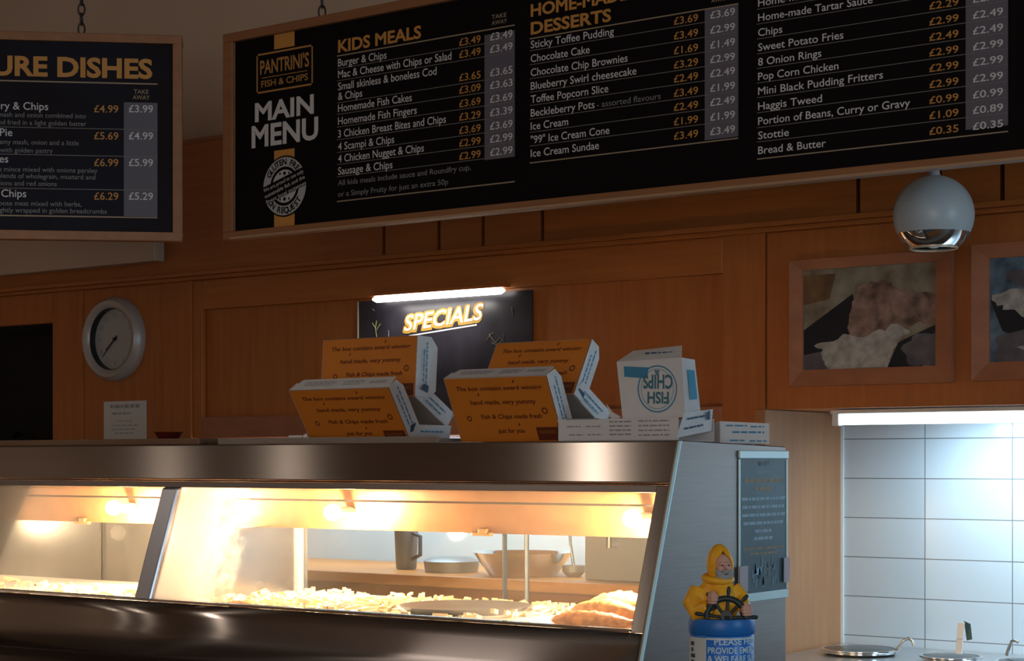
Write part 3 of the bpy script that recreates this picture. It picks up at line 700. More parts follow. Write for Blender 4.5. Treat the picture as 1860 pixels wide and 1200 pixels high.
# lower fascia: flat below the glass, then rolled under
sec = []
zz0 = zg0 - .001
for z in (zz0, zz0 - .03, .89): sec.append((YF(z), z))
yb, zb_ = YF(.89), .89
for k in range(1, 9):
    a = math.radians(10 * k); sec.append((yb - .004 + .10 * (1 - math.cos(a)) * .8, zb_ - .09 * math.sin(a)))
sec += [(yb + .12, .78), (yb + .14, .10), (yb + .14, .0)]
m = MB(); n = len(sec)
for x in (XL, XR - .012):
    for y, z in sec: m.v.append(Vector((x, y, z)))
for i in range(n - 1): m.f.append([i, i + 1, n + i + 1, n + i]); m.m.append(0)
o = obj('lower_fascia', m, STEEL, g, smooth=60)
md = o.modifiers.new('solid', 'SOLIDIFY'); md.thickness = .012; md.offset = -1
m = MB(); fbox(m, XL, xg1, zg0 - .0005, zg0 + .006, -.003, .02); obj('window_sill', m, CHROME, g, bevel=.002)
# right end: thick steel cheek with a rolled edge, the light's cyan glint put into its colour
pe = [(YF(ZT) - .006, ZT + .001), (3.65, ZT - .009), (3.65, 0), (YF(.89) + .12, 0), (YF(.89) + .12, .78), (YF(.86) - .006, .86)]
obj('end_cheek', MB().prism([(XR, y, z) for y, z in pe], (-.012, 0, 0)), STEEL_SIDE, g, bevel=.002)
m = MB(); z_a, z_b = .862, ZT
m.prism([(XR - .003, YF(z_a) - .013, z_a), (XR + .003, YF(z_a) - .013, z_a), (XR + .003, YF(z_b) - .013, z_b), (XR - .003, YF(z_b) - .013, z_b)], (0, .007, 0))
obj('edge_trim', m, mat('glint_trim', (.55, .85, .95), .4, .3), g, bevel=.0015)
# top, deck, back edge, partition, valance
m = MB(); m.prism([(XL, YF(ZT) + .02, ZT - .001), (XL, YR, ZT - .010), (XL, YR, ZT - .03), (XL, YF(ZT) + .01, ZT - .025)], (XR - .012 - XL, 0, 0)); obj('top_plate', m, STEEL, g)
m = MB(); m.box(XL, XR - .013, YF(DZ) + .022, YR, DZ - .03, DZ); obj('deck', m, STEEL_IN, g)
m = MB(); m.box(XL, XR - .013, 3.32, YR, .02, DZ - .031); obj('body', m, STEEL, g)
VY, VZ0 = 3.47, PY(900, 969, 3.47).z; VZ1 = PY(900, 912, 3.42).z
m = MB(); m.prism([(XL, 3.42, VZ1 + .05), (XL, VY, VZ0), (XL, VY + .012, VZ0), (XL, YR, VZ0 + .004), (XL, YR, ZT - .031), (XL, 3.40, ZT - .031)], (XR - .014 - XL, 0, 0)); obj('valance', m, GLOW_STEEL, g, bevel=.002)
m = MB(); m.box(XL, XR - .014, 3.408, 3.4185, VZ1 - .004, VZ1 + .001); obj('shelf_lip', m, DSTEEL, g)
xpt = (xd0 + xd1) / 2
m = MB(); m.prism([(xpt - .004, YF(DZ) + .025, DZ), (xpt - .004, YR - .03, DZ), (xpt - .004, YR - .03, VZ0), (xpt - .004, 3.40, VZ0), (xpt - .004, 3.38, VZ1), (xpt - .004, YF(VZ1) + .025, VZ1)], (.008, 0, 0)); obj('partition', m, POLISH, g)
m = MB()
m.box(xpt - .012, xpt + .016, YR - .03, YR, DZ, VZ0 - .002); obj('back_post', m, STEEL_IN, g, bevel=.003)
m = MB()
xs_ = PX(700, 900, -3).x
x1_ = PY(918, 1000, YR - .01).x; x2_ = PY(958, 1000, YR - .01).x
GE = mat('glass_edge', (.25, .3, .32), .3)
for x in (x1_, x2_): obj('slider_edge', MB().box(x - .0022, x + .0022, YR - .02, YR - .006, DZ, VZ0), GE, g)
SG = glass_mat('sliding_glass')
obj('sliding_glass', MB().box(x1_, XR - .02, YR - .012, YR - .008, DZ, VZ0), SG, g); obj('sliding_glass', MB().box(xpt + .02, x2_, YR - .02, YR - .016, DZ, VZ0), SG, g)
BK = noise_mat('smeared_back_glass', (0.055, 0.055, 0.052), (0.085, 0.082, 0.077), (3, 1, 1), 6, 0.3, detail=6)
obj('back_shutter', MB().box(XL, PY(184, 1000, YR - .012).x, YR - .018, YR - .012, DZ, VZ0), BK, g); obj('back_shutter', MB().box(PY(186, 1000, YR - .01).x, xpt - .013, YR - .010, YR - .004, DZ, VZ0), BK, g)
# front glass, the right pane greasy and misted in its left corner
m = MB(); fbox(m, XL, xd0 - .001, zg0 + .006, zg1, .010, .015); obj('glass_pane', m, glass_mat('front_glass', (-9, -8, .012)), g)
m = MB(); fbox(m, xd1 + .001, xg1 - .001, zg0 + .006, zg1, .010, .015)
o0 = ORI[g.name]
obj('glass_pane', m, glass_mat('misted_glass', (xd1 - o0.x, xd1 - o0.x + .40, .036)), g)
# heat lamps
BULB = mat('heat_bulb', (1, .8, .5), .4, emit=(1.0, .74, .36), estr=14)
HL = (1.0, .70, .42)
spots = [(352, 932), (622, 935), (1165, 958), (225, 918), (-150, 905)]
for px, py in spots:
    p = PY(px, py, 3.415); z = VZ0 + .046
    hb = obj('heat_lamp', MB().tube([(p.x, 3.452, z), (p.x, 3.405, z), (p.x, 3.395, z)], [.013, .013, .009], 16), WPLAS, g, smooth=40)
    ORI[hb.name] = o0
    obj('bulb', MB().ball((p.x, 3.378, z), (.021, .024, .021), 16, 10), BULB, hb, smooth=60)
    point('heat_lamp_light', (p.x, 3.385, z - .066), 19.0, HL, .02)
for px in (148, 874):
    p = PY(px, 967 if px > 500 else 948, VY - .01)
    m = MB().box(p.x - .028, p.x + .028, VY - .012, VY + .002, VZ0 - .006, VZ0 + .003).box(p.x - .006, p.x + .018, VY - .016, VY - .004, VZ0 - .001, VZ0 + .012)
    obj('catch', m, mat('brass_catch', (.45, .25, .1), .5, .5), g, bevel=.002)

# ------------------------------------------------------------------ food on the deck
BAT = noise_mat('golden_batter', (0.42, 0.13, 0.02), (0.80, 0.46, 0.13), (1, 1, 1), 45, 0.6, detail=8, bump=0.8)
BATD = noise_mat('brown_batter', (0.24, 0.055, 0.01), (0.62, 0.24, 0.05), (1, 1, 1), 60, 0.6, detail=8, bump=0.9)
def fish(name, loc, L, W_, H, yaw, mt, label, seed):
    rnd = random.Random(seed); m = MB(); N, M_ = 26, 14
    V, Fs = [], []
    for i in range(N + 1):
        u = i / N; prof_ = math.sin(math.pi * min(1, u * .96 + .03)) ** .6 * (1 - .35 * u)
        for k in range(M_):
            a = 2 * math.pi * k / M_; b_ = 1 + rnd.uniform(-.10, .10)
            z = math.sin(a) * H / 2 * prof_ * b_
            V.append((L * (u - .5), math.cos(a) * W_ / 2 * prof_ * b_ + .02 * math.sin(u * 5) * L, z * (1 if z > 0 else .7) + H * .33))
    for i in range(N):
        for k in range(M_): Fs.append((i*M_+k, i*M_+(k+1)%M_, (i+1)*M_+(k+1)%M_, (i+1)*M_+k))
    Fs += [tuple(range(M_))[::-1], tuple(range(N*M_, (N+1)*M_))]
    m.add(V, Fs); o = obj(name, m, mt, smooth=70, recalc=True); zmin = min(v[2] for v in V)
    o.location = (loc[0], loc[1], loc[2] - zmin); o.rotation_euler = (0, 0, yaw)
    return tag(o, label, 'battered fish', 'battered fish in the hot cabinet')
def deckp(px, y): return PY(px, 1000, y).x
fish('battered_fish', (deckp(1080, 3.15), 3.155, DZ), .20, .085, .055, .12, BATD, 'dark golden battered fish lying against the glass at the right end', 1)
fish('battered_fish', (deckp(1105, 3.25), 3.265, DZ), .22, .09, .075, -.1, BAT, 'pale golden battered fish, middle row of the heap at the right end', 2)
fish('battered_fish', (deckp(1135, 3.36), 3.38, DZ), .20, .09, .090, .2, BAT, 'battered fish at the back of the heap at the right end', 3)
fish('battered_fish', (deckp(437, 3.125), 3.125, DZ), .085, .04, .026, .1, BATD, 'small dark fried piece alone near the misted corner of the glass', 4)
pt = Vector((deckp(845, 3.37), 3.37, DZ))
t = thing('serving_pan', pt, 'shallow round steel pan on the hot cabinet deck', 'pan')
obj('pan_body', MB().lathe([(.001, .003), (.13, .003), (.15, .016), (.155, .016), (.134, .0), (.001, .0)], pt, 36, cap=False), GREYST, t, smooth=40, recalc=True)
# chips scattered in a thin bed over the deck
CHIP = noise_mat('chip_potato', (0.80, 0.60, 0.34), (0.90, 0.76, 0.52), (1, 1, 1), 30, 0.6)
m = MB(); rnd = random.Random(8)
def chipat(m, x, y, z):
    L = rnd.uniform(.010, .040); a = rnd.uniform(0, math.pi); b_ = rnd.uniform(-.25, .25)
    R_ = Matrix.Rotation(a, 3, 'Z') @ Matrix.Rotation(b_, 3, 'Y'); h = rnd.uniform(.0025, .005)
    P = [Vector((sx * L / 2, sy * h, sz * h)) for sx in (-1, 1) for sy in (-1, 1) for sz in (-1, 1)]
    m.add([R_ @ p + Vector((x, y, z + h + abs(math.sin(b_)) * L / 2)) for p in P], [(0,1,3,2), (4,6,7,5), (0,4,5,1), (2,3,7,6), (0,2,6,4), (1,5,7,3)])
for k in range(520):
    x = rnd.uniform(xd1 + .03, xg1 - .42); y = rnd.uniform(3.12, 3.6)
    if (Vector((x, y)) - pt.xy).length < .175: continue
    chipat(m, x, y, DZ + rnd.choice((0, 0, .008)))
for k in range(170): chipat(m, rnd.uniform(XL + .2, xd0 - .04), rnd.uniform(3.12, 3.45), DZ)
o = obj('chips', m, CHIP); tag(o, 'loose fried chips and scraps scattered over the hot cabinet deck', 'chips', kind='stuff')

# ------------------------------------------------------------------ things on top of the range
tz = ZT
a_, b_ = PY(398, 800, 3.26), PY(797, 800, 3.26)
t = thing('steel_tray', ((a_.x + b_.x) / 2, 3.40, ZT - .003), 'flat stainless steel tray under the left orange boxes on the range', 'tray')
m = MB().box(a_.x, b_.x, 3.26, 3.60, ZT - .001, ZT + .003); obj('tray_base', m, TRAYST, t, bevel=.001)
m = MB().box(a_.x, b_.x, 3.255, 3.261, ZT - .0005, ZT + .016).box(a_.x, a_.x + .006, 3.262, 3.60, ZT + .0032, ZT + .0115).box(b_.x - .006, b_.x, 3.262, 3.60, ZT + .0032, ZT + .0115)
obj('rim', m, TRAYST, t, bevel=.0015)
a_, b2 = PY(-200, 812, 3.28), PY(376, 812, 3.28)
o = obj('serving_board', MB().box(a_.x, b2.x, 3.25, 3.56, ZT + .0005, ZT + .017), noise_mat('dark_board', (.12, .062, .035), (.16, .085, .05), (1, 9, 9), 5, .5), bevel=.003)
tag(o, 'long flat brown wooden board on the range below the clock', 'board')
p = PY(306, 803, 3.40)
t = thing('dish', (p.x, 3.40, ZT + .017), 'small dark red dish on the wooden board below the paper notice', 'dish')
obj('bowl', MB().lathe([(.001, .002), (.024, .002), (.036, .020), (.039, .020), (.026, 0), (.001, 0)], (p.x, 3.40, ZT + .0172), 28, cap=False), mat('dark_red_glaze', (.09, .008, .006), .25), t, smooth=40, recalc=True)
# crumpled foil in the dark opening at far left
m = MB(); rnd = random.Random(2); cx = PY(55, 790, 4.75)
for k in range(40):
    c_ = Vector((cx.x + rnd.uniform(-.25, .12), 4.75 + rnd.uniform(-.06, .06), 1.342 + rnd.uniform(0, .06)))
    m.add([c_ + Vector((rnd.uniform(-.05, .05), rnd.uniform(-.04, .04), rnd.uniform(-.025, .03))) for _ in range(3)], [(0, 1, 2)])
o = obj('film_wrap', m, mat('dark_film', (.05, .05, .05), .2, .6)); tag(o, 'heap of dark crumpled wrapping film at the foot of the black opening', 'wrapping')
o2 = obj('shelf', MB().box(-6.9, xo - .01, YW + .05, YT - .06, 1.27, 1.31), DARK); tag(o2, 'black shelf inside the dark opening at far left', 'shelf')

# ------------------------------------------------------------------ fish boxes: card clamshells, hinge along the near bottom edge
def bars(m, o, ax, ay, rows, rnd, mi=0):
    for (u0, u1, v, h_) in rows:
        u = u0
        while u < u1 - .002:
            l = min(rnd.uniform(.006, .02), u1 - u)
            m.add([o + ax * u + ay * v, o + ax * (u + l) + ay * v, o + ax * (u + l) + ay * (v + h_), o + ax * u + ay * (v + h_)], [(0, 1, 2, 3)], mi); u += l + .003
def clamshell(hinge, yaw, lean, basepitch, W, Lh, D, label, seed, group='orange fish boxes on the range', splay=0.0, DF=None):
    rnd = random.Random(seed); t_ = thing('fish_box', hinge, label, 'food box', group)
    t_.rotation_euler = (0, 0, yaw)
    a = math.radians(lean); u = Vector((0, math.sin(a), math.cos(a))); nin = Vector((0, math.cos(a), -math.sin(a))); ex = Vector((1, 0, 0)); th = .0014
    ch = .012
    m = MB()
    m.prism([Vector((0, 0, 0)), ex * W, ex * W + u * Lh, u * Lh], nin * th, 1, 0)                      # printed panel
    flap = lambda x, k: [Vector((x, 0, 0)) + u * .002, Vector((x, 0, 0)) + nin * (D * .72) + u * .002, Vector((x, 0, 0)) + nin * D + u * ch * 1.6, Vector((x, 0, 0)) + nin * D + u * (Lh - ch * 2), Vector((x, 0, 0)) + nin * (D * .70) + u * Lh, Vector((x, 0, 0)) + u * Lh]
    rf = flap(W, 1); df = (DF or D) - D
    for q_ in (1, 2, 3, 4): rf[q_] = rf[q_] + ex * splay * ((rf[q_] - rf[0]).dot(nin) / D) + nin * df * (1 if q_ in (2, 3) else .6)
    m.prism(rf, ex * -th, 1); m.prism(flap(0, 0), ex * th, 1)
    m.prism([ex * 0 + u * Lh, ex * W + u * Lh, ex * (W - .012) + u * Lh + nin * D, ex * .012 + u * Lh + nin * D], u * -th, 1)
    lid = obj('lid', m, [ORANGE, CARD], t_, local=True)
    ORI[lid.name] = Vector(); e = nin * -.0006
    m = MB()
    for tx, u0, u1, v, cp in (('The box contains award winning', .10, .93, .80, .040), ('hand made, very yummy', .20, .84, .585, .042), ('Fish & Chips made fresh', .27, .86, .36, .042), ('just for you', .40, .66, .14, .042)):
        m.text(tx, ex * W * u0 + u * Lh * v + e, ex, u, Lh * cp * 1.6, W * (u1 - u0), bold=.02, shear=.12)
    for (u_, v_, s_) in ((.67, .90, 1), (.30, .71, 1), (.62, .24, 1)):
        c_ = ex * W * u_ + u * Lh * v_ + e
        m.add([c_ + ex * -.003, c_ + ex * .003 + u * .002, c_ + u * .010 + ex * .002], [(0, 1, 2)])
    for (u_, v_, r_) in ((.90, .47, .008), (.15, .37, .007)):
        c_ = ex * W * u_ + u * Lh * v_ + e; V = []; Fs = []
        for k in range(17):
            aa = 2 * math.pi * k / 16; d = ex * math.cos(aa) + u * math.sin(aa); V += [c_ + d * r_, c_ + d * r_ * .62]
        for k in range(16): Fs.append((2*k, 2*k+2, 2*k+3, 2*k+1))
        m.add(V, Fs)
    obj('printed_text', m, P_BROWN, lid, local=True)
    m = MB(); q0 = ex * W * .775 + u * Lh * .02 + e
    m.add([q0, q0 + ex * W * .205, q0 + ex * W * .205 + u * Lh * .2, q0 + u * Lh * .2], [(0, 1, 2, 3)])
    m.text("PANTRINI'S", q0 + ex * W * .025 + u * Lh * .10 + e * .5, ex, u, Lh * .05, W * .155, bold=.01, mi=1)
    obj('brand_patch', m, [P_BROWN, mat('patch_gold', (.35, .12, .02), .6)], lid, local=True)
    m = MB(); oS = ex * (W + .0008 + splay * .75)
    bars(m, oS + nin * (D * .62), u, nin * -1, [(Lh * .22, Lh * .9, 0, .004), (Lh * .25, Lh * .8, .012, .004)], rnd, 0)
    m.add([oS + nin * (D * .2) + u * .02, oS + nin * (D * .75) + u * .012, oS + nin * (D * .8) + u * .03, oS + nin * (D * .4) + u * .034], [(0, 1, 2, 3)], 1)
    oT = u * (Lh + .0006) + nin * (D * .75)
    bars(m, oT, ex, nin * -1, [(W * .1, W * .42, 0, .003), (W * .1, W * .42, .008, .003), (W * .12, W * .40, .016, .003), (W * .5, W * .70, 0, .003), (W * .5, W * .70, .008, .003), (W * .5, W * .68, .016, .003), (W * .76, W * .93, .004, .003), (W * .76, W * .93, .012, .003)], rnd, 2)
    obj('side_print', m, [P_BLUE, P_NAVY, P_GREY], lid, local=True)
    # base tray behind the hinge
    bp = math.radians(basepitch); by = Vector((0, math.cos(bp), math.sin(bp))); bz = Vector((0, -math.sin(bp), math.cos(bp))); Lb = Lh * .98; hb = D * .8
    m = MB(); s0 = Vector((0, .003, 0.0015))
    m.prism([s0 + ex * .004, s0 + ex * (W - .004), s0 + ex * (W - .004) + by * Lb, s0 + ex * .004 + by * Lb], bz * -th, 1, 0)
    m.prism([s0 + ex * (W - .003), s0 + ex * (W - .003) + by * Lb, s0 + ex * (W + .004) + by * Lb * .97 + bz * hb, s0 + ex * (W + .004) + by * ch + bz * hb], ex * -th, 0)
    m.prism([s0 + ex * .003, s0 + ex * .003 + by * Lb, s0 - ex * .004 + by * Lb * .97 + bz * hb, s0 - ex * .004 + by * ch + bz * hb], ex * th, 0)
    m.prism([s0 + ex * .003 + by * Lb, s0 + ex * (W - .003) + by * Lb, s0 + ex * W + by * (Lb + .006) + bz * hb, s0 + by * (Lb + .006) + bz * hb], by * -th, 0)
    base = obj('base', m, [CARD, CARDIN], t_, local=True)
    ORI[base.name] = Vector()
    m = MB(); oS = s0 + ex * (W + .0016) + bz * (hb * .5)
    bars(m, oS + ex * .0016, by, bz, [(Lb * .2, Lb * .8, .002, .004), (Lb * .25, Lb * .7, -.012, .004)], rnd, 0)
    obj('side_print', m, P_BLUE, base, local=True)
    return t_
BW = .322
zt_ = ZT + .0045
pA = PY(566, 788, 3.36); clamshell((pA.x, 3.36, zt_), 0, -33, 0, .318, .152, .050, 'front left orange fish box leaning forward on the steel tray', 1)
pB = PY(838, 794, 3.31); clamshell((pB.x, 3.31, ZT + .0025), 0, -25, 0, .285, .158, .052, 'orange fish box leaning forward in the middle of the range, brown corner patch clear', 2)
pC = PY(582, 722, 3.475); clamshell((pC.x, 3.475, ZT + .118), 0, 4, -30, .312, .152, .050, 'upright orange fish box at back left, just below the specials heading', 3, splay=.012, DF=.066)
pD = PY(868, 722, 3.45); clamshell((pD.x, 3.45, ZT + .112), 0, 30, -30, .275, .152, .050, 'orange fish box leaning back behind the middle box, its blue printed end to the right', 4)
p = PY(546, 797, 3.30)
t = thing('paper_sachet', (p.x, 3.30, ZT + .004), 'small white paper sachet on the steel tray left of the orange boxes', 'sachet')
obj('packet', MB().prism([(p.x - .028, 3.285, ZT + .0035), (p.x + .018, 3.285, ZT + .0035), (p.x + .018, 3.285, ZT + .022), (p.x - .028, 3.285, ZT + .022)], (0, .02, 0)), CARD, t, bevel=.002)
obj('torn_corner', MB().prism([(p.x + .024, 3.285, ZT + .0035), (p.x + .040, 3.287, ZT + .0035), (p.x + .030, 3.287, ZT + .026), (p.x + .022, 3.285, ZT + .022)], (0, .002, 0)), CARD, t)
# white chest box with the round blue fish and chips seal
q1 = PY(1013, 799, 3.27); q2 = PY(1232, 799, 3.27); yq = 3.27
t = thing('fish_box', ((q1.x + q2.x) / 2, yq, ZT + .001), 'open white fish box printed with a round blue seal, right end of range', 'food box')
zf = PY(1100, 760, yq).z; th = .0015; dpt = .15
m = MB()
m.box(q1.x, q2.x, yq, yq + th, ZT + .001, zf).box(q1.x, q1.x + th, yq, yq + dpt, ZT + .001, zf - .006).box(q1.x, q2.x, yq, yq + dpt, ZT + .0005, ZT + .002).box(q1.x, q2.x, yq + dpt - th, yq + dpt, ZT + .001, zf)
# right end flap flares out
e0 = Vector((q2.x, yq, ZT + .001)); e1 = Vector((q2.x, yq + dpt, ZT + .001))
fl = [PX(1228, 795, q2.x), PY(1292, 782, 3.40), PY(1295, 743, 3.41), PY(1243, 749, 3.28)]
m.prism(fl, (-.001, .001, 0))
sp = PY(1125, 757, 3.29)
m.prism([sp + Vector((-.02, 0, -.01)), sp + Vector((.004, 0, 0)), PY(1112, 748, 3.29), PY(1101, 733, 3.29), PY(1106, 748, 3.29)], (0, .001, 0))
obj('base', m, CARD, t)
yl = yq + .03
fa = [PY(1131, 762, yl - .015), PY(1245, 757, yl - .015), PY(1238, 649, yl + .005), PY(1120, 657, yl + .005)]
m = MB(); m.prism(fa, (0, .0015, 0))
m.prism([fa[3], fa[2], PY(1238, 627, yl + .05), PY(1150, 637, yl + .05)], (0, .001, -.001))
m.prism([fa[1], fa[2], PY(1262, 653, yl + .062), PY(1273, 752, yl + .062)], (-.0015, 0, 0))
obj('lid', m, CARD, t)
sf = lambda px, py: PY(px, py, yl + .005 - .020 * (py - 657) / 105.0 - .0012)
m = MB(); m.add([sf(1134, 684), sf(1176, 687), sf(1178, 667), sf(1133, 665)], [(0, 1, 2, 3)])
cS = sf(1194, 705)
def ell(m, rx, rz, w_, mi=0):
    V, Fs = [], []
    for k in range(41):
        aa = 2 * math.pi * k / 40
        for r_ in (1, 1 - w_): V.append(sf(1194 + math.cos(aa) * rx * r_, 706 + math.sin(aa) * rz * r_))
    for k in range(40): Fs.append((2*k, 2*k+1, 2*k+3, 2*k+2))
    m.add(V, Fs, mi)
ell(m, 36, 43, .06); ell(m, 30, 37, .05, 1)
def upside(tx, xl, xr, yb, cap, mi=0):                 # lettering printed upside down
    a = sf(xr, yb); b_ = sf(xl, yb); up = (sf(xr, yb + cap) - a)
    m.text(tx, a, (b_ - a).normalized(), up.normalized(), up.length, (b_ - a).length, bold=.03, mi=mi)
upside('CHIPS', 1168, 1222, 681, 24, 2); upside('FISH', 1176, 1215, 712, 20, 2); upside('&', 1188, 1198, 672, 9, 2)
obj('seal_print', m, [P_BLUE, P_PALE, mat('seal_teal', (.05, .17, .24), .6)], t)
p0, p1, p2, p3 = [v + Vector((.0015, -.0005, 0)) for v in (fa[1], fa[2], PY(1262, 653, yl + .062), PY(1273, 752, yl + .062))]
bil = lambda a, b__: (p0 * (1 - a) + p3 * a) * (1 - b__) + (p1 * (1 - a) + p2 * a) * b__
m = MB(); m.add([bil(.35, .28), bil(.85, .28), bil(.85, .80), bil(.35, .80)], [(0, 1, 2, 3)]); obj('blue_panel', m, mat('bright_blue', (.05, .30, .47), .6), t)
m = MB(); rnd = random.Random(9); wq = q2.x - q1.x
bars(m, Vector((q1.x, yq - .0006, ZT + .002)), ux, uz, [(wq * .08, wq * .36, .046, .0025), (wq * .08, wq * .20, .030, .0025), (wq * .24, wq * .38, .030, .0025), (wq * .10, wq * .22, .012, .0025), (wq * .26, wq * .38, .012, .0025)] +
     [(wq * .44, wq * .62, .012 + .009 * k, .003) for k in range(4)] + [(wq * .68, wq * .93, .010 + .010 * k, .0028) for k in range(4)], rnd)
bars(m, PY(1158, 644, yl + .028) + Vector((0, -.002, 0)), ux, Vector((0, .3, 1)), [(.02, .09, 0, .004)], rnd, 1)
g0, g1, g2, g3 = [v + Vector((.0012, -.0012, 0)) for v in fl]
for k in range(2):
    o_ = g0 * (.72 - .38 * k) + g3 * (.28 + .38 * k); bars(m, o_ + (g1 - g0) * .16, (g1 - g0).normalized(), uz, [(.0, .075, 0, .004)], rnd, 1)
k0 = g0 * .5 + g3 * .5 + (g1 - g0) * .74; m.add([k0, k0 + (g1 - g0) * .1, k0 + (g1 - g0) * .1 + uz * .02, k0 + uz * .016], [(0, 1, 2, 3)], 1)
obj('print', m, [P_GREY, P_NAVY], t)
# white box end lying at the far right of the range top
w0, w1 = PY(1316, 802, 3.52), PY(1381, 803, 3.52); wz = PY(1350, 762, 3.52).z
XE = XR
t = thing('fish_box', ((w0.x + w1.x) / 2, 3.52, ZT - .006), 'small white box end with faint blue print at the right corner of the range', 'food box')
m = MB(); r0 = Vector((w0.x, 3.50, ZT - .003)); r1 = Vector((w1.x, 3.56, ZT - .004)); hh = Vector((0, 0, wz - ZT))
back = Vector((-.10, .06, 0))
m.prism([r0, r1, r1 + hh * .92, r0 + hh], (-.0008, .0012, 0)); m.prism([r0, r0 + hh, r0 + back * .5 + hh * .8, r0 + back * .5], (0, .001, 0))
m.prism([r1, r1 + hh * .9, r1 + back + hh * .9, r1 + back], (0, .001, 0)); m.prism([r0, r1, r1 + back, r0 + back * .5], (0, 0, .001))
obj('carton', m, CARD, t)
m = MB(); dv = (r1 - r0).normalized(); ln = (r1 - r0).length; oo = r0 + Vector((.0008, -.001, 0))
bars(m, oo, dv, uz, [(ln * .12, ln * .55, hh.z * .78, .003), (ln * .62, ln * .9, hh.z * .74, .003), (ln * .25, ln * .9, hh.z * .48, .004), (ln * .2, ln * .5, hh.z * .12, .003), (ln * .6, ln * .95, hh.z * .10, .003)], rnd)
obj('print', m, P_BLUE, t)

# ------------------------------------------------------------------ laminated poster on the range cheek
def PC(px, py): v = PX(px, py, XR + .0015); return v
c0, c1 = PC(1342, 1088), PC(1429, 820)
t = thing('hanging_poster', (XR, (c0.y + c1.y) / 2, c0.z), 'narrow blue grey poster in a clear holder on the range end', 'poster')
y0, y1 = c0.y, c1.y; z0, z1 = PX(1385, 1086, XR).z, PX(1385, 820, XR).z
PBL = noise_mat('poster_slate', (.035, .068, .085), (.055, .10, .12), (1, 1, 1), 14, .4, spec=.25)
obj('poster_sheet', MB().box(XR + .0006, XR + .002, y0, y1, z0, z1), PBL, t)
Hh = z1 - z0; Wy = y1 - y0; yv = Vector((0, 1, 0))
RL = mat('clear_rail', (.58, .80, .85), .2)
for b6 in ((XR + .0006, XR + .006, y0 - .002, y1 + .002, z1 - Hh * .045, z1 + .002), (XR + .0006, XR + .006, y0 + .012, y1, z0 - .004, z0 + Hh * .045), (XR + .0006, XR + .0035, y0 - .002, y0 + .005, z0 + Hh * .05, z1 - Hh * .05), (XR + .0006, XR + .0035, y1 - .004, y1 + .002, z0 + Hh * .05, z1 - Hh * .05)): obj('holder_rail', MB().box(*b6), RL, t, bevel=.001)
m = MB(); xx = XR + .0026
def prow(tx, v, half, cap, mi): m.text(tx, (xx, y0 + Wy * (.5 - half), z0 + Hh * v), yv, uz, cap, Wy * 2 * half, bold=.012, mi=mi)
prow("MENU", .905, .11, .010, 0); m.add([(xx, y0 + Wy * .36, z0 + Hh * .858), (xx, y0 + Wy * .64, z0 + Hh * .858), (xx, y0 + Wy * .64, z0 + Hh * .864), (xx, y0 + Wy * .36, z0 + Hh * .864)], [(0, 1, 2, 3)], 0)
rnd = random.Random(5)
def rb(v, half, h_, mi):
    yy = y0 + Wy * (.5 - half)
    while yy < y0 + Wy * (.5 + half) - .004:
        l = min(rnd.uniform(.008, .03), y0 + Wy * (.5 + half) - yy)
        m.add([(xx, yy, z0 + Hh * v), (xx, yy + l, z0 + Hh * v), (xx, yy + l, z0 + Hh * v + h_), (xx, yy, z0 + Hh * v + h_)], [(0, 1, 2, 3)], mi); yy += l + .003
rb(.79, .40, .008, 1); rb(.735, .18, .008, 1)
for v, hf in ((.67, .45), (.615, .44), (.56, .45), (.505, .42), (.45, .18), (.40, .2)): rb(v, hf, .0065, 2)
rb(.335, .42, .005, 1); rb(.30, .28, .005, 1)
for k in range(26):
    yy = y0 + Wy * rnd.uniform(.22, .8); v = rnd.uniform(.07, .22); s_ = rnd.uniform(.008, .022)
    m.add([(xx, yy, z0 + Hh * v), (xx, yy + s_ * .5, z0 + Hh * v), (xx, yy + s_ * .4, z0 + Hh * v + s_), (xx, yy + .003, z0 + Hh * v + s_)], [(0, 1, 2, 3)], 3)
m.add([(xx, y0 + Wy * .3, z0 + Hh * .17), (xx, y0 + Wy * .43, z0 + Hh * .16), (xx, y0 + Wy * .46, z0 + Hh * .215), (xx, y0 + Wy * .36, z0 + Hh * .21)], [(0, 1, 2, 3)], 4)
obj('poster_print', m, [T_GREY, mat('dull_orange', (.30, .22, .14), .6), mat('print_pale_blue', (.30, .44, .55), .6), mat('print_mid_blue', (.13, .21, .26), .6), mat('print_blue', (.25, .48, .75), .6)], t)
TP = mat('pinkish_tape', (.42, .34, .37), .5)
obj('tape', MB().box(XR + .0065, XR + .0075, y0 - .006, y0 + .03, z0 + .02, z0 + .075), TP, t); obj('tape', MB().box(XR + .0065, XR + .0075, y1 - .024, y1 + .004, z0 + .03, z0 + .085), TP, t)

# ------------------------------------------------------------------ counter end and collection box with its figure
t = thing('front_counter', (-1.3, 2.85, 0), 'grey topped oak counter beside the range under the collection can', 'counter')
obj('worktop', MB().box(XR + .02, -0.7, 2.45, 3.25, .77, .80), noise_mat('counter_laminate', (.10, .10, .11), (.13, .13, .14), (1, 1, 1), 20, .4), t, bevel=.004)
obj('counter_front', MB().box(XR + .06, -0.8, 2.55, 3.2, 0, .769), OAK_V, t)
r_ = ray(1311, 1120); tcan = 3.32
cb = Vector((r_.x * tcan, r_.y * tcan, 0)); toC = Vector((-cb.x, -cb.y, 0)).normalized(); rgt = Vector((-toC.y, toC.x, 0))
PXM = tcan / F
zl = EYE + (840 - 1150) * PXM; zl1 = EYE + (840 - 1121) * PXM; Rc = 58 * PXM
t = thing('collection_box', (cb.x, cb.y, .80), 'blue charity collection can topped by a yellow oilskin fisherman at a ship wheel', 'collection box')
BLUE = mat('can_blue', (.010, .16, .62), .35); LIDB = mat('lid_blue', (.010, .145, .50), .4); LBW = mat('can_white', (.55, .60, .63), .4)
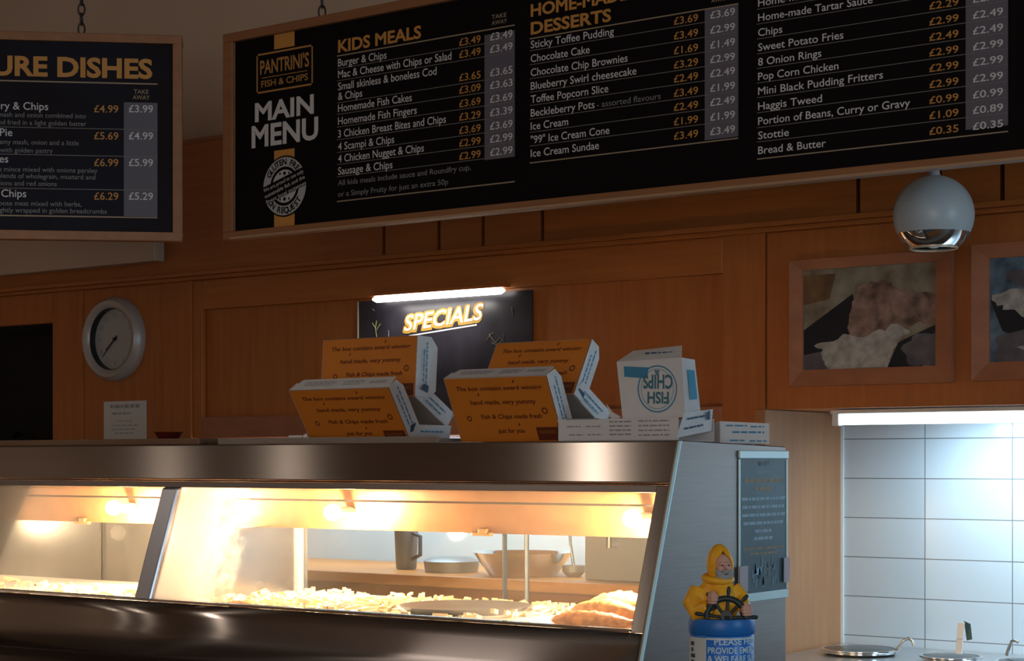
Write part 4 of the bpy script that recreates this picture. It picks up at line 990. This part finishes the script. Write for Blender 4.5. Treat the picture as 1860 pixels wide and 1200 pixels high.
obj('can', MB().lathe([(Rc * .98, .8005), (Rc, .806), (Rc, zl - .002), (Rc * .98, zl)], (cb.x, cb.y, 0), 64), BLUE, t, smooth=40)
obj('lid', MB().lathe([(Rc * 1.0, zl + .0005), (Rc * 1.035, zl + .003), (Rc * 1.035, zl1 - .006), (Rc * 1.0, zl1), (.002, zl1)], (cb.x, cb.y, 0), 64), LIDB, t, smooth=50)
def cyl_pt(alpha, z, r): return cb + (toC * math.cos(alpha) + rgt * math.sin(alpha)) * r + Vector((0, 0, z))
def cyl_patch(m, a0, a1, z0_, z1_, r, mi=0, n=24):
    V, Fs = [], []
    for k in range(n + 1):
        a = a0 + (a1 - a0) * k / n; V += [cyl_pt(a, z0_, r), cyl_pt(a, z1_, r)]
    for k in range(n): Fs.append((2*k, 2*k+2, 2*k+3, 2*k+1))
    m.add(V, Fs, mi)
m = MB(); cyl_patch(m, math.radians(-130), math.radians(-28), .81, zl - .004, Rc + .0006); cyl_patch(m, math.radians(-28), math.radians(150), zl - .007, zl - .003, Rc + .0006)
obj('white_label', m, LBW, t)
m = MB()
def cyl_text(m, tx, a0, z, cap, arc, bold=.02, mi=0):
    V, Fc, x0, x1 = glyphs(tx, bold, 0); k = cap / CAPH; kx = arc / (x1 - x0)
    m.add([cyl_pt(a0 + (x - x0) * kx / Rc, z + y * k, Rc + .0011) for x, y in V], Fc, mi)
zr = lambda py: EYE + (840 - py) * PXM + .002
cyl_text(m, 'PLEASE HELP', math.radians(-13), zr(1167), .0105, .092); cyl_text(m, 'PROVIDE EMERGENCY', math.radians(-25), zr(1182.5), .0105, .136)
cyl_text(m, '& WELFARE SUPPORT', math.radians(-25), zr(1197.5), .0105, .136); cyl_text(m, 'TO OUR FISHERMEN', math.radians(-23), zr(1212.5), .0105, .130)
obj('can_lettering', m, mat('pale_blue_letters', (.50, .70, .85), .5), t)
m = MB(); c_ = cyl_pt(math.radians(-62), .955, Rc + .001)
for k in range(5): cyl_patch(m, math.radians(-70 + 2 * (k % 2)), math.radians(-60 + 3 * (k % 3)), .925 + .011 * k, .932 + .011 * k, Rc + .0012, n=6)
obj('script_mark', m, mat('script_dark', (.03, .06, .07), .5), t)

def remeshed(mb, voxel, name, mt, parent, smooth_it=6):
    tmp_me = bpy.data.meshes.new('tmp'); tmp_me.from_pydata(mb.v, [], mb.f); tmp = bpy.data.objects.new('tmp', tmp_me); COL.objects.link(tmp)
    md = tmp.modifiers.new('r', 'REMESH'); md.mode = 'VOXEL'; md.voxel_size = voxel; md.use_smooth_shade = True
    md = tmp.modifiers.new('s', 'SMOOTH'); md.iterations = smooth_it; md.factor = .5
    dg = bpy.context.evaluated_depsgraph_get(); me = bpy.data.meshes.new_from_object(tmp.evaluated_get(dg))
    bpy.data.objects.remove(tmp); bpy.data.meshes.remove(tmp_me)
    o0 = ORI.get(parent.name, Vector())
    for v in me.vertices: v.co -= o0
    me.materials.clear(); me.materials.append(mt); me.name = name
    for p in me.polygons: p.use_smooth = True
    o = bpy.data.objects.new(name, me); COL.objects.link(o); o.parent = parent; ORI[o.name] = o0
    return o
def FP(px, py, d=0.0):                       # figure frame: photograph pixel at the can's distance, d metres towards the viewer
    return cb + rgt * ((px - 1311) * PXM) + toC * d + Vector((0, 0, EYE + (840 - py) * PXM))
OIL = noise_mat('yellow_oilskin', (.84, .40, .014), (.90, .46, .02), (1, 1, 1), 30, .42)
SKIN = mat('painted_skin', (.62, .34, .27), .5); BEARD = mat('grey_beard', (.30, .31, .33), .7)
m = MB()
m.ball(FP(1300, 1108), (.043, .034, .040)); m.ball(FP(1301, 1085), (.040, .032, .036)); m.ball(FP(1304, 1062), (.028, .026, .026))
m.tube([FP(1272, 1072), FP(1261, 1096, .010), FP(1268, 1112, .024), FP(1290, 1098, .040)], [.020, .022, .018, .013], 12)
m.tube([FP(1330, 1068), FP(1346, 1085, .004), FP(1350, 1098, .020), FP(1352, 1108, .034)], [.016, .015, .012, .010], 12)
coat = remeshed(m, .0022, 'coat', OIL, t)
# hood: hollow shell open towards the viewer's right
hc = FP(1308, 1027, .004); hd = (toC * .90 + rgt * .42).normalized(); hx_ = Vector((0, 0, 1)).cross(hd).normalized()
HM = Matrix((hx_, hd, Vector((0, 0, 1)))).transposed()
m = MB(); V, Fs = [], []; N, Mh = 28, 20
for layer in (1.0, .86):
    for i in range(Mh + 1):
        phh = math.pi * i / Mh
        for k in range(N + 1):
            hw = 47 * max(0.0, min(1.0, (math.degrees(phh) - 40) / 26)); lon = math.radians(hw + (360 - 2 * hw) * k / N)
            x = math.sin(lon) * math.sin(phh); y = math.cos(lon) * math.sin(phh); z = math.cos(phh)
            pz = z * .036 if z < 0 else z * .034
            peak = .006 * max(0, z) ** 2
            V.append(hc + HM @ (Vector((x * .0245, y * .026 - .004 * max(0, z), pz + peak)) * layer))
W1 = N + 1
def idx(l, i, k): return l * (Mh + 1) * W1 + i * W1 + k
for i in range(Mh):
    for k in range(N):
        Fs.append((idx(0,i,k), idx(0,i+1,k), idx(0,i+1,k+1), idx(0,i,k+1))); Fs.append((idx(1,i,k), idx(1,i,k+1), idx(1,i+1,k+1), idx(1,i+1,k)))
    Fs.append((idx(0,i,0), idx(1,i,0), idx(1,i+1,0), idx(0,i+1,0))); Fs.append((idx(0,i,N), idx(0,i+1,N), idx(1,i+1,N), idx(1,i,N)))
m.add(V, Fs); obj('hood', m, OIL, t, smooth=60)
m = MB()
kk = FP(1304, 1050, .004)
for a in range(17): pass
ringp = [kk + HM @ Vector((math.cos(2 * math.pi * a / 16) * .024, math.sin(2 * math.pi * a / 16) * .024, -.004 * math.sin(2 * math.pi * a / 16))) for a in range(17)]
m.tube(ringp, .0065, 8, cap=False); obj('collar', m, OIL, t, smooth=60)
m = MB(); hf = hc + HM @ Vector((0, .004, -.002))
m.ball(hf, (.0185, .020, .026), M=HM); m.ball(hf + HM @ Vector((0, .0215, .001)), (.0038, .0055, .005), M=HM); m.ball(hf + HM @ Vector((0, .018, .007)), (.013, .004, .003), M=HM)
m.ball(hf + HM @ Vector((-.009, .017, -.002)), (.0055, .004, .005), M=HM); m.ball(hf + HM @ Vector((.009, .017, -.002)), (.0055, .004, .005), M=HM)
head = remeshed(m, .0014, 'head', SKIN, t, 3)
m = MB(); 
for sx_ in (-1, 1): m.ball(hf + HM @ Vector((sx_ * .0065, .0198, .0042)), (.0022, .0014, .0016), 10, 6, HM)
obj('eyes', m, mat('eye_dark', (.03, .025, .02), .3), head, smooth=60)
m = MB(); m.ball(hf + HM @ Vector((0, .008, -.017)), (.0165, .016, .0125), M=HM); m.ball(hf + HM @ Vector((-.012, .009, -.008)), (.006, .010, .009), M=HM); m.ball(hf + HM @ Vector((.012, .009, -.008)), (.006, .010, .009), M=HM); m.ball(hf + HM @ Vector((0, .021, -.0065)), (.0085, .0035, .0028), M=HM)
remeshed(m, .0014, 'beard', BEARD, t, 3)
m = MB(); m.ball(hf + HM @ Vector((0, .0235, -.0118)), (.0045, .0016, .0012), 10, 6, HM); obj('mouth', m, mat('mouth_dark', (.16, .05, .05), .5), head, smooth=60)
# ship's wheel standing on the lid
wc = FP(1319, 1118, .046); Rw = 35 * PXM
WOOD = mat('wheel_dark', (.012, .03, .035), .45)
wheel = obj('ship_wheel', MB().tube([wc + rgt * math.cos(math.pi * k / 24) * Rw + uz * math.sin(math.pi * k / 24) * Rw for k in range(25)], .0056, 10), WOOD, t, smooth=60)
ORI[wheel.name] = ORI[t.name]
for a in (2, 47, 85, 128, 172):
    d = rgt * math.cos(math.radians(a)) + uz * math.sin(math.radians(a))
    obj('spoke', MB().tube([wc + d * .008, wc + d * Rw, wc + d * (Rw + .006), wc + d * (Rw + .013), wc + d * (Rw + .020), wc + d * (Rw + .022)], [.0028, .0028, .0026, .0040, .0032, .001], 8), WOOD, wheel, smooth=60)
obj('wheel_hub', MB().tube([wc - toC * .004 + uz * .004, wc + toC * .006 + uz * .004], .010, 16).box(wc.x - .009, wc.x + .009, wc.y - .007, wc.y + .007, zl1, wc.z + .004), WOOD, wheel)
def fist(px, py, d, curl):
    m = MB(); c = FP(px, py, d)
    m.ball(c, (.0095, .0075, .0095))
    for k in range(4):
        o_ = c + uz * (.0075 - .005 * k) + toC * .004; L = (.010, .0115, .011, .009)[k]
        m.tube([o_ - rgt * curl * .006, o_ + toC * L * .6, o_ + toC * L * .75 + rgt * curl * L * .7, o_ + toC * L * .2 + rgt * curl * L], [.0026, .0026, .0024, .002], 8)
    m.tube([c + uz * .005 - rgt * curl * .004, c + uz * .012 + toC * .006, c + uz * .012 + toC * .010 + rgt * curl * .006], [.003, .0028, .0022], 8)
    return remeshed(m, .0011, 'hand', SKIN, t, 2)
fist(1293, 1083, .046, 1); fist(1357, 1104, .044, -1)
CF = mat('cuff_dark', (.05, .03, .02), .6)
obj('cuff', MB().tube([FP(1290, 1100, .036), FP(1289, 1092, .041)], [.0128, .0118], 14), CF, t, smooth=50); obj('cuff', MB().tube([FP(1353, 1110, .032), FP(1355, 1107, .037)], [.011, .010], 14), CF, t, smooth=50)

# ------------------------------------------------------------------ back counter, appliance and utensils seen through the cabinet
t = thing('back_counter', ((XP + XJ) / 2, 4.7, 0), 'wooden fronted back counter seen through the hot cabinet glass', 'counter')
obj('worktop', MB().box(XP + .02, XJ - .035, 4.40, YT - .002, .915, .95), noise_mat('counter_oak', (.62, .21, .035), (.70, .26, .05), (1, 9, 9), 5, .4), t, bevel=.004)
obj('counter_front', MB().box(XP + .02, XJ - .035, 4.43, YT - .02, .0, .914), OAK_H, t)
ap0, ap1 = PY(1062, 1000, 4.5).x, PY(1180, 1000, 4.5).x
t = thing('fryer_cabinet', ((ap0 + ap1) / 2, 4.6, .951), 'dark grey steel unit on the back counter, seen through the right of the glass', 'appliance')
obj('unit_body', MB().box(ap0, ap1, 4.5, 4.9, .9505, 1.37), GREYST, t, bevel=.004)
obj('unit_handle', MB().tube([(ap0 + .1, 4.485, 1.05), (ap0 + .1, 4.485, 1.09)], .012, 12).box(ap0 + .09, ap0 + .11, 4.484, 4.499, 1.055, 1.07), CHROME, t)
p = PY(738, 1050, 4.62)
t = thing('measuring_jug', (p.x, 4.62, .951), 'dark handled jug on the back counter behind the misted glass', 'jug')
obj('jug_body', MB().lathe([(.03, .9505), (.034, .955), (.040, 1.085), (.036, 1.085), (.03, .96), (.001, .958)], (p.x, 4.62, 0), 24), mat('jug_grey', (.13, .14, .15), .3), t, smooth=40)
obj('jug_handle', MB().tube([(p.x + .036, 4.61, 1.07), (p.x + .075, 4.60, 1.06), (p.x + .075, 4.60, 1.0), (p.x + .034, 4.61, .985)], .007, 8), mat('jug_dark', (.05, .05, .06), .3), t, smooth=60)
p = PY(950, 1045, 4.60)
t = thing('steel_dish', (p.x, 4.60, .951), 'shiny oval steel dish on the back counter behind the sliding glass', 'dish')
obj('dish_body', MB().lathe([(.001, .953), (.10, .953), (.15, 1.02), (.158, 1.022), (.106, .9505), (.001, .9505)], (p.x, 4.60, 0), 36, cap=False), CHROME, t, smooth=40, recalc=True)
p = PY(820, 1055, 4.60)
t = thing('lidded_pan', (p.x, 4.60, .951), 'low grey pan on the back counter, left of the steel dish', 'pan')
obj('pan_body', MB().lathe([(.085, .9505), (.09, .985), (.07, .998), (.001, 1.0)], (p.x, 4.60, 0), 32), GREYST, t, smooth=40)
p = PY(1042, 1045, 4.62)
t = thing('ladle', (p.x, 4.62, .951), 'curved handle ladle standing on the back counter beside the grey unit', 'ladle')
obj('handle', MB().tube([(p.x, 4.62, .985), (p.x - .012, 4.62, 1.05), (p.x - .016, 4.62, 1.11), (p.x + .004, 4.62, 1.145), (p.x + .02, 4.62, 1.12)], .005, 8), mat('ladle_steel', (.25, .3, .33), .3, .8), t, smooth=60)
obj('bowl', MB().lathe([(.02, .9505), (.035, .965), (.036, .985), (.033, .985), (.03, .966), (.001, .955)], (p.x, 4.62, 0), 24), GREYST, t, smooth=40)

# right servery alcove: worktop with bain-marie pots, lids and spoons
ZS = .762
t = thing('servery_counter', (-1.2, 4.7, 0), 'low steel servery counter in the tiled alcove at right', 'counter')
obj('worktop', MB().box(XJ + .01, 0.2, 4.35, YT - .002, ZS - .035, ZS), noise_mat('servery_steel', (.52, .54, .56), (.6, .62, .64), (1, 40, 40), 5, .3, .9), t, bevel=.003)
obj('counter_front', MB().box(XJ + .01, 0.2, 4.38, YT - .02, 0, ZS - .036), STEEL, t)
def pot(px, y, Rp, H, label):
    p = PY(px, 1180, y); t_ = thing('bain_marie_pot', (p.x, y, ZS), label, 'pot', 'sauce pots in the servery')
    b0_ = ZS + .001
    obj('pot_body', MB().lathe([(Rp * .9, b0_), (Rp, b0_ + .006), (Rp, b0_ + H - .006), (Rp * 1.07, b0_ + H - .003), (Rp * 1.07, b0_ + H), (Rp * .94, b0_ + H), (Rp * .94, b0_ + .01), (.001, b0_ + .008)], (p.x, y, 0), 40), CHROME, t_, smooth=40)
    obj('lid', MB().lathe([(Rp * .93, b0_ + H - .008), (Rp * .93, b0_ + H - .001), (Rp * .5, b0_ + H + .004), (.001, b0_ + H + .006)], (p.x, y, 0), 40), mat('lid_dark', (.05, .06, .065), .25, .6), t_, smooth=40)
    return p
ZH = lambda py, y, px: PY(px, py, y).z
pot(1562, 4.70, .105, .016, 'sauce pot with dark lid nearest the wooden jamb')
pot(1728, 4.66, .080, .017, 'middle sauce pot, before the upright steel spoon')
pot(1866, 4.66, .078, .016, 'rightmost sauce pot, at the edge of the photo')
def utensil(pts, rad, y, label, name, cat='spoon', mt=CHROME, foot=None):
    P = [PY(x, py, y) for x, py in pts]; P = [Vector((P[0].x, y, ZS + .0185))] + P if foot else P
    o_ = obj(name, MB().tube(P, rad, 8), mt, smooth=60); return tag(o_, label, cat)
utensil([(1624, 1187), (1632, 1175), (1641, 1163), (1650, 1159), (1657, 1163), (1660, 1172)], .0042, 4.70, 'thin hooked spoon handle rising from the leftmost sauce pot', 'sauce_spoon', mt=mat('spoon_steel', (.35, .37, .38), .25, .9))
utensil([(1828, 1190), (1832, 1178), (1838, 1164), (1845, 1163), (1850, 1166)], .0046, 4.72, 'hooked spoon handle in the rightmost sauce pot', 'sauce_spoon', mt=mat('spoon_steel_dark', (.3, .32, .33), .25, .9))
pu = [PY(x, y, 4.60) for x, y in ((1741, 1188), (1743, 1160), (1746, 1130))]
t = thing('sauce_spoon', pu[0], 'broad upright steel spoon handle in the middle sauce pot', 'spoon')
m = MB()
for a, b__ in ((pu[0], pu[1]), (pu[1], pu[2])): m.prism([a + ux * -.009, a + ux * .009, b__ + ux * .009, b__ + ux * -.009], (0, .004, 0))
obj('handle', m, mat('spoon_bright', (.75, .77, .8), .3, .4), t, bevel=.0015)
m = MB(); m.prism([pu[2] + Vector((.006, .003, .004)), pu[2] + Vector((.020, .012, -.004)), pu[2] + Vector((.024, .014, -.045)), pu[2] + Vector((.012, .008, -.048))], (0, .003, 0))
obj('hook', m, mat('hook_dark', (.06, .1, .09), .35, .5), t)
